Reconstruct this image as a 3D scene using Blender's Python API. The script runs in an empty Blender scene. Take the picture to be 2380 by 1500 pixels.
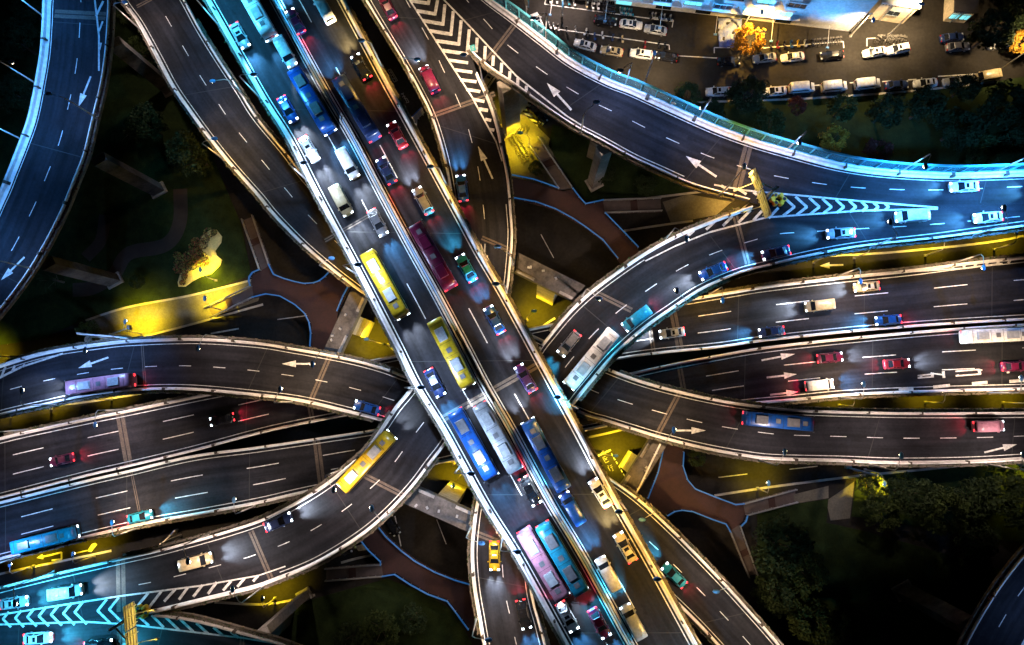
import bpy, math, random
from mathutils import Vector, Matrix
random.seed(7)
R = math.radians
scene = bpy.context.scene
col = scene.collection

# ------------------------------------------------------------------ camera
FPX, CAMH = 1587.0, 139.0          # focal length in photo pixels (2380 wide), height above ground
zc = -Vector((50, -155, -FPX)).normalized()
yc = (Vector((0, 1, 0)) - zc * zc.y).normalized()
xc = yc.cross(zc)
ROT = Matrix((xc, yc, zc))          # camera -> world
cam_d = bpy.data.cameras.new("camera")
cam = bpy.data.objects.new("camera", cam_d)
cam.matrix_world = Matrix.Translation((0, 0, CAMH)) @ ROT.to_4x4()
cam_d.sensor_width = 36.0
cam_d.lens = 36.0 * FPX / 2380.0
cam_d.clip_start = 1.0
cam_d.clip_end = 3000.0
col.objects.link(cam)
scene.camera = cam

# ------------------------------------------------------------------ night sky, moonlight, exposure
w = bpy.data.worlds.new("World")
scene.world = w
w.use_nodes = True
nt = w.node_tree
bg = nt.nodes["Background"]
sky = nt.nodes.new("ShaderNodeTexSky")
sky.sky_type = 'NISHITA'
sky.sun_disc = False
sky.sun_elevation = R(2)
sky.sun_rotation = R(150)
nt.links.new(sky.outputs[0], bg.inputs[0])
bg.inputs[1].default_value = 0.0004
sd = bpy.data.lights.new("moon", 'SUN')
sd.energy = 0.004
sd.angle = R(0.5)
sd.color = (0.55, 0.7, 1.0)
so = bpy.data.objects.new("moon", sd)
so.rotation_euler = (R(50), 0, R(150))
col.objects.link(so)
scene.view_settings.view_transform = 'Standard'
scene.view_settings.look = 'None'
scene.view_settings.exposure = 0.0
scene.view_settings.gamma = 1.0
try:
    scene.cycles.use_denoising = True
    scene.cycles.max_bounces = 5
    scene.cycles.diffuse_bounces = 2
    scene.cycles.glossy_bounces = 2
    scene.cycles.transparent_max_bounces = 6
    scene.cycles.sample_clamp_indirect = 4.0
    scene.cycles.use_light_tree = True
except Exception:
    pass

# ------------------------------------------------------------------ projection helpers
def pix(px, py, z=0.0):
    d = ROT @ Vector(((px - 1190) / FPX, -(py - 750) / FPX, -1.0))
    t = (z - CAMH) / d.z
    return Vector((d.x * t, d.y * t, z))

# ------------------------------------------------------------------ materials
MATS = {}
def mat(name, c, rough=0.7, var=0.0, scale=3.0, metal=0.0, emit=None, es=0.0, c2=None, spec=0.5, alpha=1.0, sample=True, fine=0.0):
    if name in MATS: return MATS[name]
    m = bpy.data.materials.new(name); m.use_nodes = True
    t = m.node_tree; b = t.nodes["Principled BSDF"]
    b.inputs["Base Color"].default_value = (*c, 1)
    b.inputs["Roughness"].default_value = rough
    b.inputs["Metallic"].default_value = metal
    b.inputs["Specular IOR Level"].default_value = spec
    b.inputs["Alpha"].default_value = alpha
    if var or c2:
        tc = t.nodes.new("ShaderNodeTexCoord")
        n = t.nodes.new("ShaderNodeTexNoise"); n.inputs["Scale"].default_value = scale
        n.inputs["Detail"].default_value = 5; n.inputs["Roughness"].default_value = 0.65
        t.links.new(tc.outputs["Object"], n.inputs["Vector"])
        r = t.nodes.new("ShaderNodeValToRGB")
        r.color_ramp.elements[0].position = 0.32; r.color_ramp.elements[1].position = 0.7
        a = c2 if c2 else tuple(max(0, x * (1 - var)) for x in c)
        d = c if c2 else tuple(min(1, x * (1 + var)) for x in c)
        r.color_ramp.elements[0].color = (*a, 1); r.color_ramp.elements[1].color = (*d, 1)
        t.links.new(n.outputs["Fac"], r.inputs[0])
        out = r.outputs[0]
        if fine:
            n2 = t.nodes.new("ShaderNodeTexNoise"); n2.inputs["Scale"].default_value = fine
            n2.inputs["Detail"].default_value = 2
            t.links.new(tc.outputs["Object"], n2.inputs["Vector"])
            mr = t.nodes.new("ShaderNodeMapRange")
            mr.inputs[1].default_value = 0.3; mr.inputs[2].default_value = 0.7
            mr.inputs[3].default_value = 0.84; mr.inputs[4].default_value = 1.16
            t.links.new(n2.outputs["Fac"], mr.inputs[0])
            mx = t.nodes.new("ShaderNodeMix"); mx.data_type = 'RGBA'; mx.blend_type = 'MULTIPLY'
            mx.inputs[0].default_value = 1.0
            t.links.new(out, mx.inputs[6]); t.links.new(mr.outputs[0], mx.inputs[7])
            out = mx.outputs[2]
        t.links.new(out, b.inputs["Base Color"])
    if emit:
        b.inputs["Emission Color"].default_value = (*emit, 1)
        b.inputs["Emission Strength"].default_value = es
        if not sample: m.cycles.emission_sampling = 'NONE'
    MATS[name] = m
    return m

TYRE = mat("tyre_rubber", (0.015, 0.015, 0.016), 0.8)
ASPH = mat("asphalt", (0.0135, 0.0135, 0.0172), 0.8, 0.35, 0.16, fine=2.2, spec=0.12)
def wear_asphalt(m):
    """tyre-polished lanes, streaks and patches laid out along each deck (u across, v along, in metres)"""
    t = m.node_tree; b = t.nodes["Principled BSDF"]; src = b.inputs["Base Color"].links[0].from_socket
    tc = t.nodes.new("ShaderNodeTexCoord")
    def noise(sx, sy, lo, hi, a, c, interp='LINEAR'):
        mp = t.nodes.new("ShaderNodeMapping"); mp.inputs["Scale"].default_value = (sx, sy, 1); t.links.new(tc.outputs["UV"], mp.inputs[0])
        n = t.nodes.new("ShaderNodeTexNoise"); n.inputs["Scale"].default_value = 1; n.inputs["Detail"].default_value = 4; t.links.new(mp.outputs[0], n.inputs["Vector"])
        r = t.nodes.new("ShaderNodeMapRange"); r.inputs[1].default_value = lo; r.inputs[2].default_value = hi; r.inputs[3].default_value = a; r.inputs[4].default_value = c
        t.links.new(n.outputs["Fac"], r.inputs[0]); return r.outputs[0]
    sx = t.nodes.new("ShaderNodeSeparateXYZ"); t.links.new(tc.outputs["UV"], sx.inputs[0])
    m1 = t.nodes.new("ShaderNodeMath"); m1.operation = 'MULTIPLY'; m1.inputs[1].default_value = 6.283 / 1.82; t.links.new(sx.outputs[0], m1.inputs[0])
    m2 = t.nodes.new("ShaderNodeMath"); m2.operation = 'SINE'; t.links.new(m1.outputs[0], m2.inputs[0])
    m3 = t.nodes.new("ShaderNodeMath"); m3.operation = 'MULTIPLY_ADD'; m3.inputs[1].default_value = .12; m3.inputs[2].default_value = 1.0; t.links.new(m2.outputs[0], m3.inputs[0])
    for s_ in (noise(1.1, .03, .3, .7, .55, 1.5), noise(.16, .045, .57, .60, 1.0, .72), noise(.5, .25, .62, .72, 1.0, .6), m3.outputs[0]):
        mx = t.nodes.new("ShaderNodeMix"); mx.data_type = 'RGBA'; mx.blend_type = 'MULTIPLY'; mx.inputs[0].default_value = 1.0
        t.links.new(src, mx.inputs[6]); t.links.new(s_, mx.inputs[7]); src = mx.outputs[2]
    t.links.new(src, b.inputs["Base Color"])
wear_asphalt(ASPH)
ASPH_G = mat("ground_asphalt", (0.022, 0.020, 0.018), 0.85, 0.35, 0.12, fine=1.7, spec=0.12)
CONC = mat("concrete", (0.30, 0.28, 0.26), 0.85, 0.3, 0.5, fine=3.0)
PARA = mat("parapet_paint", (0.80, 0.77, 0.74), 0.6, 0.0, 0.35, c2=(0.64, 0.61, 0.58), fine=1.5)
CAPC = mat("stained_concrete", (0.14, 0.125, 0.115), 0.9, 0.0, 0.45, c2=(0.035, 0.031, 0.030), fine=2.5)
PAINT = mat("road_paint", (0.70, 0.69, 0.66), 0.6, 0.0, 1.4, c2=(0.30, 0.29, 0.28), fine=6.0)
PAINTW = mat("worn_road_paint", (0.22, 0.21, 0.20), 0.7, 0.3, 1.5, fine=6.0)
JOINT = mat("joint_concrete", (0.075, 0.058, 0.046), 0.9, 0.25, 1.0, fine=4.0)
STEEL = mat("galvanised_steel", (0.42, 0.42, 0.43), 0.4, 0.1, 3.0, metal=0.5)
TEAL = mat("teal_steel", (0.10, 0.42, 0.47), 0.35, 0.1, 2.0)
TGLASS = mat("teal_screen_glass", (0.10, 0.40, 0.46), 0.15, alpha=0.22)
REDWALK = mat("red_paving", (0.034, 0.011, 0.009), 0.8, 0.25, 0.5, fine=3.0)
STEP = mat("stair_tile", (0.085, 0.065, 0.062), 0.8, 0.2, 1.0)
BLUELED = mat("blue_led_rail", (0.05, 0.16, 0.4), 0.4, emit=(0.02, 0.20, 0.60), es=0.25, sample=False)
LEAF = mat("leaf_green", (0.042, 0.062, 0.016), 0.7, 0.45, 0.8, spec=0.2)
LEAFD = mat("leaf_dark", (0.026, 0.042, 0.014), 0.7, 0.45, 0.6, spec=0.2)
LEAFO = mat("leaf_autumn", (0.38, 0.20, 0.02), 0.7, 0.3, 0.8, spec=0.2)
LEAFR = mat("leaf_red", (0.10, 0.025, 0.02), 0.7, 0.3, 0.8, spec=0.2)
MRAIL = mat("median_rail_blue", (0.40, 0.58, 0.80), 0.4)
BRKT = mat("bracket_steel", (0.16, 0.12, 0.08), 0.6)
BARK = mat("bark", (0.09, 0.065, 0.045), 0.9, 0.3, 4.0)
SOIL = mat("planter_soil", (0.06, 0.045, 0.035), 0.9, 0.3, 2.0)
TROUGH = mat("planter_trough", (0.13, 0.11, 0.09), 0.85, 0.3, 0.7, fine=3.0)
GRASS = mat("lawn_grass", (0.018, 0.030, 0.009), 0.9, 0.4, 0.4, fine=4.0, spec=0.1)
PAVE = mat("paving", (0.12, 0.11, 0.085), 0.85, 0.2, 0.3, fine=3.0)
KERB = mat("kerb_stone", (0.42, 0.39, 0.34), 0.8, 0.2, 1.0)
_T = mat("tyre_rubber", (0.015, 0.015, 0.016), 0.8)
RIM = mat("wheel_alloy", (0.45, 0.45, 0.46), 0.35, metal=0.7)
GLASS = mat("car_glass", (0.012, 0.014, 0.018), 0.08, spec=0.6)
HLAMP = mat("headlamp_lens", (0.8, 0.85, 0.9), 0.2, emit=(0.75, 0.9, 1.0), es=9.0, sample=False)
TLAMP = mat("tail_lamp_lens", (0.5, 0.02, 0.02), 0.3, emit=(1.0, 0.03, 0.04), es=5.0, sample=False)
HOFF = mat("headlamp_off", (0.55, 0.58, 0.6), 0.15)
TOFF = mat("tail_lamp_off", (0.25, 0.01, 0.012), 0.25)
LHEAD = mat("lamp_head_shell", (0.12, 0.32, 0.62), 0.35)
LPOLE = mat("lamp_pole_paint", (0.45, 0.43, 0.40), 0.5)
LBULB = mat("lamp_bulb_glass", (1, 0.9, 0.7), 0.3, emit=(1.0, 0.85, 0.55), es=25.0, sample=False)
SIGNY = mat("sign_back_metal", (0.62, 0.56, 0.42), 0.5, 0.15, 1.0)
SIGNB = mat("sign_blue", (0.02, 0.10, 0.45), 0.4)
SIGNT = mat("sign_teal", (0.03, 0.32, 0.36), 0.4)
BARREL = mat("crash_barrel_yellow", (0.80, 0.50, 0.02), 0.5)
WHITE = mat("white_wall", (0.55, 0.57, 0.60), 0.7, 0.12, 0.4, fine=2.0)
CREAM = mat("cream_wall", (0.55, 0.47, 0.34), 0.8, 0.12, 0.5, fine=2.0)
ROOFD = mat("dark_roof", (0.05, 0.045, 0.045), 0.85, 0.3, 0.6)
WFRAME = mat("window_frame_grey", (0.16, 0.20, 0.24), 0.5)
WDARK = mat("window_glass_dark", (0.015, 0.022, 0.03), 0.1)
WLIT = mat("window_glass_lit", (0.2, 0.5, 0.5), 0.3, emit=(0.20, 0.85, 0.95), es=1.1, sample=False)
SAND = mat("pale_sand", (0.62, 0.53, 0.22), 0.9, 0.15, 1.0, fine=5.0)
BLACK = mat("black_plastic", (0.02, 0.02, 0.022), 0.5)
TARP = mat("blue_tarpaulin", (0.26, 0.29, 0.36), 0.6, 0.0, .55, c2=(0.01, 0.05, 0.42))
def paint(name, c, rough=0.3):
    return mat("car_paint_" + name, c, rough, 0.16, 0.9, spec=0.5, fine=2.5)
CP = dict(white=paint("white", (0.62, 0.63, 0.63)), silver=paint("silver", (0.30, 0.32, 0.34)), black=paint("black", (0.012, 0.012, 0.014), 0.15),
          blue=paint("blue", (0.006, 0.055, 0.24)), yellow=paint("yellow", (0.42, 0.28, 0.012)), red=paint("red", (0.20, 0.01, 0.02)),
          cyan=paint("cyan", (0.012, 0.20, 0.30)), cream=paint("cream", (0.42, 0.34, 0.20)), grey=paint("grey", (0.13, 0.13, 0.14)),
          navy=paint("navy", (0.015, 0.03, 0.10)), purple=paint("purple", (0.05, 0.025, 0.14)), maroon=paint("maroon", (0.09, 0.006, 0.03)),
          pink=paint("pink", (0.38, 0.17, 0.23)))

# ------------------------------------------------------------------ mesh builder
class MB:
    def __init__(s): s.v = []; s.f = []
    def add(s, vs, fs):
        o = len(s.v); s.v += [tuple(x) for x in vs]; s.f += [tuple(i + o for i in f) for f in fs]
    def box(s, c, size, rz=0.0, taper=1.0):
        x, y, z = size[0] / 2, size[1] / 2, size[2] / 2
        cs, sn = math.cos(rz), math.sin(rz); vs = []
        for dz, k in ((-z, 1.0), (z, taper)):
            for dx, dy in ((-x, -y), (x, -y), (x, y), (-x, y)):
                dx *= k; dy *= k
                vs.append((c[0] + dx * cs - dy * sn, c[1] + dx * sn + dy * cs, c[2] + dz))
        s.add(vs, [(3, 2, 1, 0), (4, 5, 6, 7), (0, 1, 5, 4), (1, 2, 6, 5), (2, 3, 7, 6), (3, 0, 4, 7)])
    def prism(s, poly, z0, z1):
        n = len(poly)
        a = sum(poly[i][0] * poly[(i + 1) % n][1] - poly[(i + 1) % n][0] * poly[i][1] for i in range(n))
        if a < 0: poly = poly[::-1]
        vs = [(p[0], p[1], z0) for p in poly] + [(p[0], p[1], z1) for p in poly]
        s.add(vs, [tuple(range(n - 1, -1, -1)), tuple(range(n, 2 * n))] + [(i, (i + 1) % n, n + (i + 1) % n, n + i) for i in range(n)])
    def flat(s, poly, z):
        n = len(poly)
        a = sum(poly[i][0] * poly[(i + 1) % n][1] - poly[(i + 1) % n][0] * poly[i][1] for i in range(n))
        if a < 0: poly = poly[::-1]
        s.add([(p[0], p[1], z) for p in poly], [tuple(range(n))])
    def tube(s, p0, p1, r0, r1=None, n=8):
        p0, p1 = Vector(p0), Vector(p1); r1 = r0 if r1 is None else r1
        d = (p1 - p0).normalized(); u = d.orthogonal().normalized(); w_ = d.cross(u)
        vs = []
        for p, r in ((p0, r0), (p1, r1)):
            for i in range(n):
                a = 2 * math.pi * i / n
                vs.append(p + u * (r * math.cos(a)) + w_ * (r * math.sin(a)))
        s.add(vs, [(i, (i + 1) % n, n + (i + 1) % n, n + i) for i in range(n)] + [tuple(range(n - 1, -1, -1)), tuple(range(n, 2 * n))])
    def leaf(s, c, size):
        a = Vector((random.gauss(0, 1), random.gauss(0, 1), random.gauss(0, 1))).normalized()
        b = a.orthogonal().normalized(); b = (Matrix.Rotation(random.random() * 6.28, 3, a) @ b); d = a.cross(b)
        c = Vector(c); b *= size * random.uniform(.6, 1.2); d *= size * random.uniform(.35, .7)
        s.add([c - b, c + d * 1.0, c + b, c - d], [(0, 1, 2, 3)])
    def blob(s, c, r, nu=8, nv=5):
        vs = [(c[0], c[1], c[2] - r[2])]
        for j in range(1, nv):
            t = -math.pi / 2 + math.pi * j / nv
            for i in range(nu):
                a = 2 * math.pi * i / nu
                vs.append((c[0] + r[0] * math.cos(t) * math.cos(a), c[1] + r[1] * math.cos(t) * math.sin(a), c[2] + r[2] * math.sin(t)))
        vs.append((c[0], c[1], c[2] + r[2])); fs = []
        for i in range(nu):
            fs.append((0, 1 + (i + 1) % nu, 1 + i))
            for j in range(nv - 2):
                a = 1 + j * nu
                fs.append((a + i, a + (i + 1) % nu, a + nu + (i + 1) % nu, a + nu + i))
            a = 1 + (nv - 2) * nu
            fs.append((a + i, a + (i + 1) % nu, len(vs) - 1))
        s.add(vs, fs)
    def mesh(s, name, m, origin=(0, 0, 0), smooth=False):
        me = bpy.data.meshes.new(name)
        ox, oy, oz = origin
        me.from_pydata([(x - ox, y - oy, z - oz) for x, y, z in s.v], [], s.f)
        me.materials.append(m)
        if smooth: me.polygons.foreach_set("use_smooth", [True] * len(me.polygons))
        me.update()
        return me

def thing(name, label, cat, loc=(0, 0, 0), rz=0.0, group=None):
    o = bpy.data.objects.new(name, None); o.empty_display_size = 0.5
    o.location = loc; o.rotation_euler = (0, 0, rz)
    o["label"] = label; o["category"] = cat
    if group: o["group"] = group
    col.objects.link(o)
    return o
def part(name, mb, m, parent=None, world=True, smooth=False):
    """one mesh object; world=True: the builder holds world coordinates and the parent is unrotated"""
    org = tuple(parent.location) if (parent is not None and world) else (0, 0, 0)
    if parent is not None and parent.parent is not None and world:
        org = tuple(parent.parent.location)
    o = bpy.data.objects.new(name, mb.mesh(name, m, org, smooth))
    col.objects.link(o)
    if parent is not None: o.parent = parent
    return o
def single(name, mb, m, label, cat, group=None, loc=None, smooth=False):
    loc = loc or mb.v[0]
    o = bpy.data.objects.new(name, mb.mesh(name, m, loc, smooth)); o.location = loc
    o["label"] = label; o["category"] = cat
    if group: o["group"] = group
    col.objects.link(o); return o
def struct(name, mb, m):
    o = bpy.data.objects.new(name, mb.mesh(name, m)); o["kind"] = "structure"; col.objects.link(o); return o
def dup(o, loc, rz, label=None, group=None, tilt=0.0):
    c = o.copy(); col.objects.link(c); c.location = loc; c.rotation_euler = (0, 0, rz)
    if label: c["label"] = label
    if group: c["group"] = group
    for ch in o.children:
        if ch.type == 'LIGHT': continue
        k = ch.copy(); col.objects.link(k); k.parent = c
        for g in ch.children:
            d = g.copy(); col.objects.link(d); d.parent = k
    return c
def spot(name, parent, loc, rot, color, watts, angle=150, blend=0.5, radius=0.25):
    l = bpy.data.lights.new(name, 'SPOT'); l.energy = watts; l.color = color
    l.spot_size = R(angle); l.spot_blend = blend; l.shadow_soft_size = radius
    o = bpy.data.objects.new(name, l); o.location = loc; o.rotation_euler = rot
    col.objects.link(o)
    if parent is not None: o.parent = parent
    return o

# ------------------------------------------------------------------ roads as ribbons between two traced edges
def spline(pts, n):
    P = [Vector(p) for p in pts]; out = []
    P = [P[0] * 2 - P[1]] + P + [P[-1] * 2 - P[-2]]
    for i in range(1, len(P) - 2):
        a, b, c, d = P[i - 1:i + 3]
        for k in range(12):
            t = k / 12
            out.append(0.5 * ((2 * b) + (c - a) * t + (2 * a - 5 * b + 4 * c - d) * t * t + (3 * b - 3 * c + d - a) * t ** 3))
    out.append(P[-2])
    L = [0]
    for i in range(1, len(out)): L.append(L[-1] + (out[i] - out[i - 1]).length)
    res = []; j = 0
    for i in range(n + 1):
        s = L[-1] * i / n
        while j < len(L) - 2 and L[j + 1] < s: j += 1
        k = (s - L[j]) / max(1e-9, L[j + 1] - L[j])
        res.append(out[j].lerp(out[j + 1], k))
    return res

class Road:
    def __init__(s, a, b, z, n=110, name="", label="", cat="", group=None, girder=True, mark=True):
        s.z = z; s.n = n
        s.a = spline([pix(x, y, z) for x, y in a], n); s.b = spline([pix(x, y, z) for x, y in b], n)
        s.c = [(p + q) / 2 for p, q in zip(s.a, s.b)]
        s.L = [0]
        for i in range(n): s.L.append(s.L[-1] + (s.c[i + 1] - s.c[i]).length)
        mid = s.c[n // 2]
        s.t = thing(name, label, cat, (mid.x, mid.y, z - 1.3), 0, group)
        m = MB()
        vs = []
        for p, q in zip(s.a, s.b): vs += [(p.x, p.y, z), (q.x, q.y, z)]
        fs = [(2 * i, 2 * i + 1, 2 * i + 3, 2 * i + 2) for i in range(n)]
        m.add(vs, fs)
        if m_area(vs, fs[0]) < 0: m.f = [f[::-1] for f in m.f]
        rw = part("roadway", m, ASPH, s.t)
        uv = rw.data.uv_layers.new(name="deck"); W = [(q - p).length for p, q in zip(s.a, s.b)]
        for lp in rw.data.loops:
            i, k = divmod(lp.vertex_index, 2); uv.data[lp.index].uv = (W[i] * k + 7.3 * (z % 3), s.L[i] + z * 11)
        g = MB(); vs = []
        prof = [(0, -.01), (0, -.45), (.22, -1.35), (.78, -1.35), (1, -.45), (1, -.01)]
        for p, q in zip(s.a, s.b):
            for u, dz in prof: 
                x = p.lerp(q, u); vs.append((x.x, x.y, z + dz))
        k = len(prof)
        fs = [(i * k + j, i * k + j + 1, (i + 1) * k + j + 1, (i + 1) * k + j) for i in range(n) for j in range(k - 1)]
        fs += [tuple(range(k)), tuple(range(n * k, n * k + k))]
        g.add(vs, fs)
        part("girder", g, CONC, s.t)
    def at(s, arr, f):
        f = max(0, min(s.n - 1e-6, f)); i = int(f); return arr[i].lerp(arr[i + 1], f - i)
    def idx(s, px):
        """fractional index and across fraction of a photo pixel on this road"""
        p = pix(px[0], px[1], s.z); best = None
        for i in range(s.n):
            for k in range(4):
                f = i + k / 4; d = (s.at(s.c, f) - p).length
                if best is None or d < best[0]: best = (d, f)
        f = best[1]; a, b = s.at(s.a, f), s.at(s.b, f); e = b - a
        return f, (p - a).dot(e) / e.length_squared
    def f_at_len(s, f, dl):
        l = s.len_at(f) + dl
        for i in range(s.n):
            if s.L[i + 1] >= l: return i + (l - s.L[i]) / max(1e-9, s.L[i + 1] - s.L[i])
        return s.n
    def len_at(s, f):
        f = max(0, min(s.n - 1e-6, f)); i = int(f); return s.L[i] + (s.L[i + 1] - s.L[i]) * (f - i)
    def pos(s, f, u, d=0.0):
        a, b = s.at(s.a, f), s.at(s.b, f); e = (b - a).normalized()
        return a.lerp(b, u) + e * d
    def tan(s, f):
        return (s.at(s.c, min(s.n, f + 1)) - s.at(s.c, max(0, f - 1))).normalized()
    def sweep(s, side, prof, f0=None, f1=None, close=True, step=1.0):
        """profile [(d inward, dz)] swept along edge a, b or the middle m"""
        f0 = 0 if f0 is None else f0; f1 = s.n if f1 is None else f1
        N = max(2, int(round((f1 - f0) / step))); m = MB(); vs = []; k = len(prof)
        for i in range(N + 1):
            f = f0 + (f1 - f0) * i / N
            for d, dz in prof:
                p = s.pos(f, 0, d) if side == 'a' else s.pos(f, 1, -d) if side == 'b' else s.pos(f, 0.5, d)
                vs.append((p.x, p.y, s.z + dz))
        kk = k if close else k - 1
        fs = [(i * k + j, i * k + (j + 1) % k, (i + 1) * k + (j + 1) % k, (i + 1) * k + j) for i in range(N) for j in range(kk)]
        if close: fs += [tuple(range(k)), tuple(range(N * k, N * k + k))]
        m.add(vs, fs); return m
    def parapet(s, side, p0=None, p1=None, width=0.5, h=0.95):
        f0 = s.idx(p0)[0] if p0 else 0; f1 = s.idx(p1)[0] if p1 else s.n
        part("parapet", s.sweep(side, [(0, .0), (width, .0), (width * .55, .35), (width * .45, h), (0, h)], f0, f1), PARA, s.t)
        m = MB(); l, l1 = s.len_at(f0) + 4, s.len_at(f1)
        while l < l1:
            f = s.f_at_len(0, l); t = s.tan(f); p = s.pos(f, 0, width * .4) if side == 'a' else s.pos(f, 1, -width * .4)
            m.box((p.x, p.y, s.z + .49), (.32 if int(l) % 3 else .6, width * .9, 1.0), math.atan2(t.y, t.x)); l += 9.5
        part("parapet_joint", m, JOINT, s.t)
    def line(s, side, d=1.0, width=0.13, p0=None, p1=None):
        f0 = s.idx(p0)[0] if p0 else 0; f1 = s.idx(p1)[0] if p1 else s.n
        part("edge_line", s.sweep(side, [(d, .012), (d + width, .012)], f0, f1, close=False), PAINT, s.t)
    def dashes(s, a1, a2, frac, width=0.13, p0=None, p1=None, u=None):
        fa, ua = s.idx(a1); fb, ub = s.idx(a2)
        period = abs(s.len_at(fb) - s.len_at(fa)); sg = 1 if fb > fa else -1
        f0 = s.idx(p0)[0] if p0 else 0; f1 = s.idx(p1)[0] if p1 else s.n
        if f0 > f1: f0, f1 = f1, f0
        m = MB(); l0, l1 = s.len_at(f0), s.len_at(f1); base = s.len_at(fa)
        k0 = int((l0 - base) / period) - 2; k1 = int((l1 - base) / period) + 2
        for k in range(k0, k1 + 1):
            x = base + k * period; y = x + sg * period * frac
            if min(x, y) < l0 or max(x, y) > l1: continue
            vs = []; N = 4
            for i in range(N + 1):
                f = s.f_at_len(0, x + (y - x) * i / N)
                for d in (-width / 2, width / 2):
                    p = s.pos(f, ua, d); vs.append((p.x, p.y, s.z + .013))
            m.add(vs, [(2 * i, 2 * i + 1, 2 * i + 3, 2 * i + 2) for i in range(N)])
        if m.v: part("lane_dashes", m, PAINT, s.t)
    def thin_joints(s, step=24.0):
        m = MB(); l = step * .4
        while l < s.L[-1]:
            f = s.f_at_len(0, l); a, b, t = s.pos(f, 0, .5), s.pos(f, 1, -.5), s.tan(f)
            m.flat([a - t * .07, b - t * .07, b + t * .07, a + t * .07], s.z + .004); l += step
        part("deck_joint", m, TYRE, s.t)
    def joint(s, p, q, width=0.95):
        a, b = pix(*p, s.z), pix(*q, s.z); e = (b - a).normalized(); nrm = Vector((-e.y, e.x, 0))
        m = MB(); g = .09
        for k0, k1 in ((-width / 2, -g), (g, width / 2)):
            m.flat([a + nrm * k0, b + nrm * k0, b + nrm * k1, a + nrm * k1], s.z + .006)
        part("expansion_joint", m, JOINT, s.t)
    def poly(s, name, polys, m=None, dz=.016):
        mb = MB()
        for i, P in enumerate(polys): mb.flat([pix(x, y, s.z) for x, y in P], s.z + dz + 0.0002 * i)
        return part(name, mb, m or PAINT, s.t)
    def strokes(s, name, segs, wpx, m=None):
        self_ = [stroke(p, q, wpx) for p, q in segs]
        return s.poly(name, self_, m)
    def planter(s, side, p0=None, p1=None, dens=9, lit=False, leafm=None, brackets=True):
        f0 = s.idx(p0)[0] if p0 else 0; f1 = s.idx(p1)[0] if p1 else s.n
        tr = part("planter_trough", s.sweep(side, [(-.62, -.35), (-.05, -.35), (-.05, .35), (-.12, .35), (-.14, .18), (-.54, .18), (-.55, .35), (-.62, .35)], f0, f1), TROUGH, s.t)
        m = MB(); l0, l1 = s.len_at(f0), s.len_at(f1)
        n = int((l1 - l0) * dens)
        ph = random.random() * 9
        for i in range(n):
            l = random.uniform(l0, l1)
            k = 0.5 + 0.5 * math.sin(l * .9 + ph) * math.sin(l * .37 + ph * 2)
            if random.random() > .35 + .65 * k: continue
            f = s.f_at_len(0, l); d = -random.gauss(.36, .2)
            p = s.pos(f, 0, d) if side == 'a' else s.pos(f, 1, -d)
            m.leaf((p.x, p.y, s.z + random.uniform(.2, .45 + .5 * k)), random.uniform(.13, .26))
        if m.v: part("planter_foliage", m, leafm or LEAF, s.t)
        if brackets:
            m = MB(); l = l0 + 1
            while l < l1:
                f = s.f_at_len(0, l)
                for dd in (-.66,):
                    p = s.pos(f, 0, dd) if side == 'a' else s.pos(f, 1, -dd)
                    t = s.tan(f)
                    m.box((p.x, p.y, s.z + .05), (.09, .32, .6), math.atan2(t.y, t.x) + math.pi / 2)
                l += 2.1
            part("planter_bracket", m, BRKT, s.t)
    def piers(s, pts, size=(2.6, 1.7)):
        for p in pts:
            f, u = s.idx(p); c = s.pos(f, .5); t = s.tan(f); rz = math.atan2(t.y, t.x)
            m = MB(); W = (s.at(s.b, f) - s.at(s.a, f)).length * .62
            m.box((c.x, c.y, (s.z - 2.6) / 2), (size[1], size[0], s.z - 2.6), rz)
            m.box((c.x, c.y, s.z - 1.97), (size[1] * 1.15, W, 1.24), rz)
            part("pier", m, CONC, s.t)
def m_area(vs, f):
    a = 0
    for i in range(len(f)):
        p, q = vs[f[i]], vs[f[(i + 1) % len(f)]]; a += p[0] * q[1] - q[0] * p[1]
    return a
def stroke(p, q, wpx):
    dx, dy = q[0] - p[0], q[1] - p[1]; L = math.hypot(dx, dy); nx, ny = -dy / L * wpx / 2, dx / L * wpx / 2
    return [(p[0] + nx, p[1] + ny), (q[0] + nx, q[1] + ny), (q[0] - nx, q[1] - ny), (p[0] - nx, p[1] - ny)]
def arrow(tail, tip, sw=4, hw=16, hl=0.42):
    dx, dy = tip[0] - tail[0], tip[1] - tail[1]; L = math.hypot(dx, dy); ux, uy = dx / L, dy / L; nx, ny = -uy, ux
    bx, by = tail[0] + dx * (1 - hl), tail[1] + dy * (1 - hl)
    return [[(tail[0] + nx * sw / 2, tail[1] + ny * sw / 2), (bx + nx * sw / 2, by + ny * sw / 2), (bx - nx * sw / 2, by - ny * sw / 2), (tail[0] - nx * sw / 2, tail[1] - ny * sw / 2)],
            [(bx + nx * hw / 2, by + ny * hw / 2), tip, (bx - nx * hw / 2, by - ny * hw / 2)]]
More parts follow.
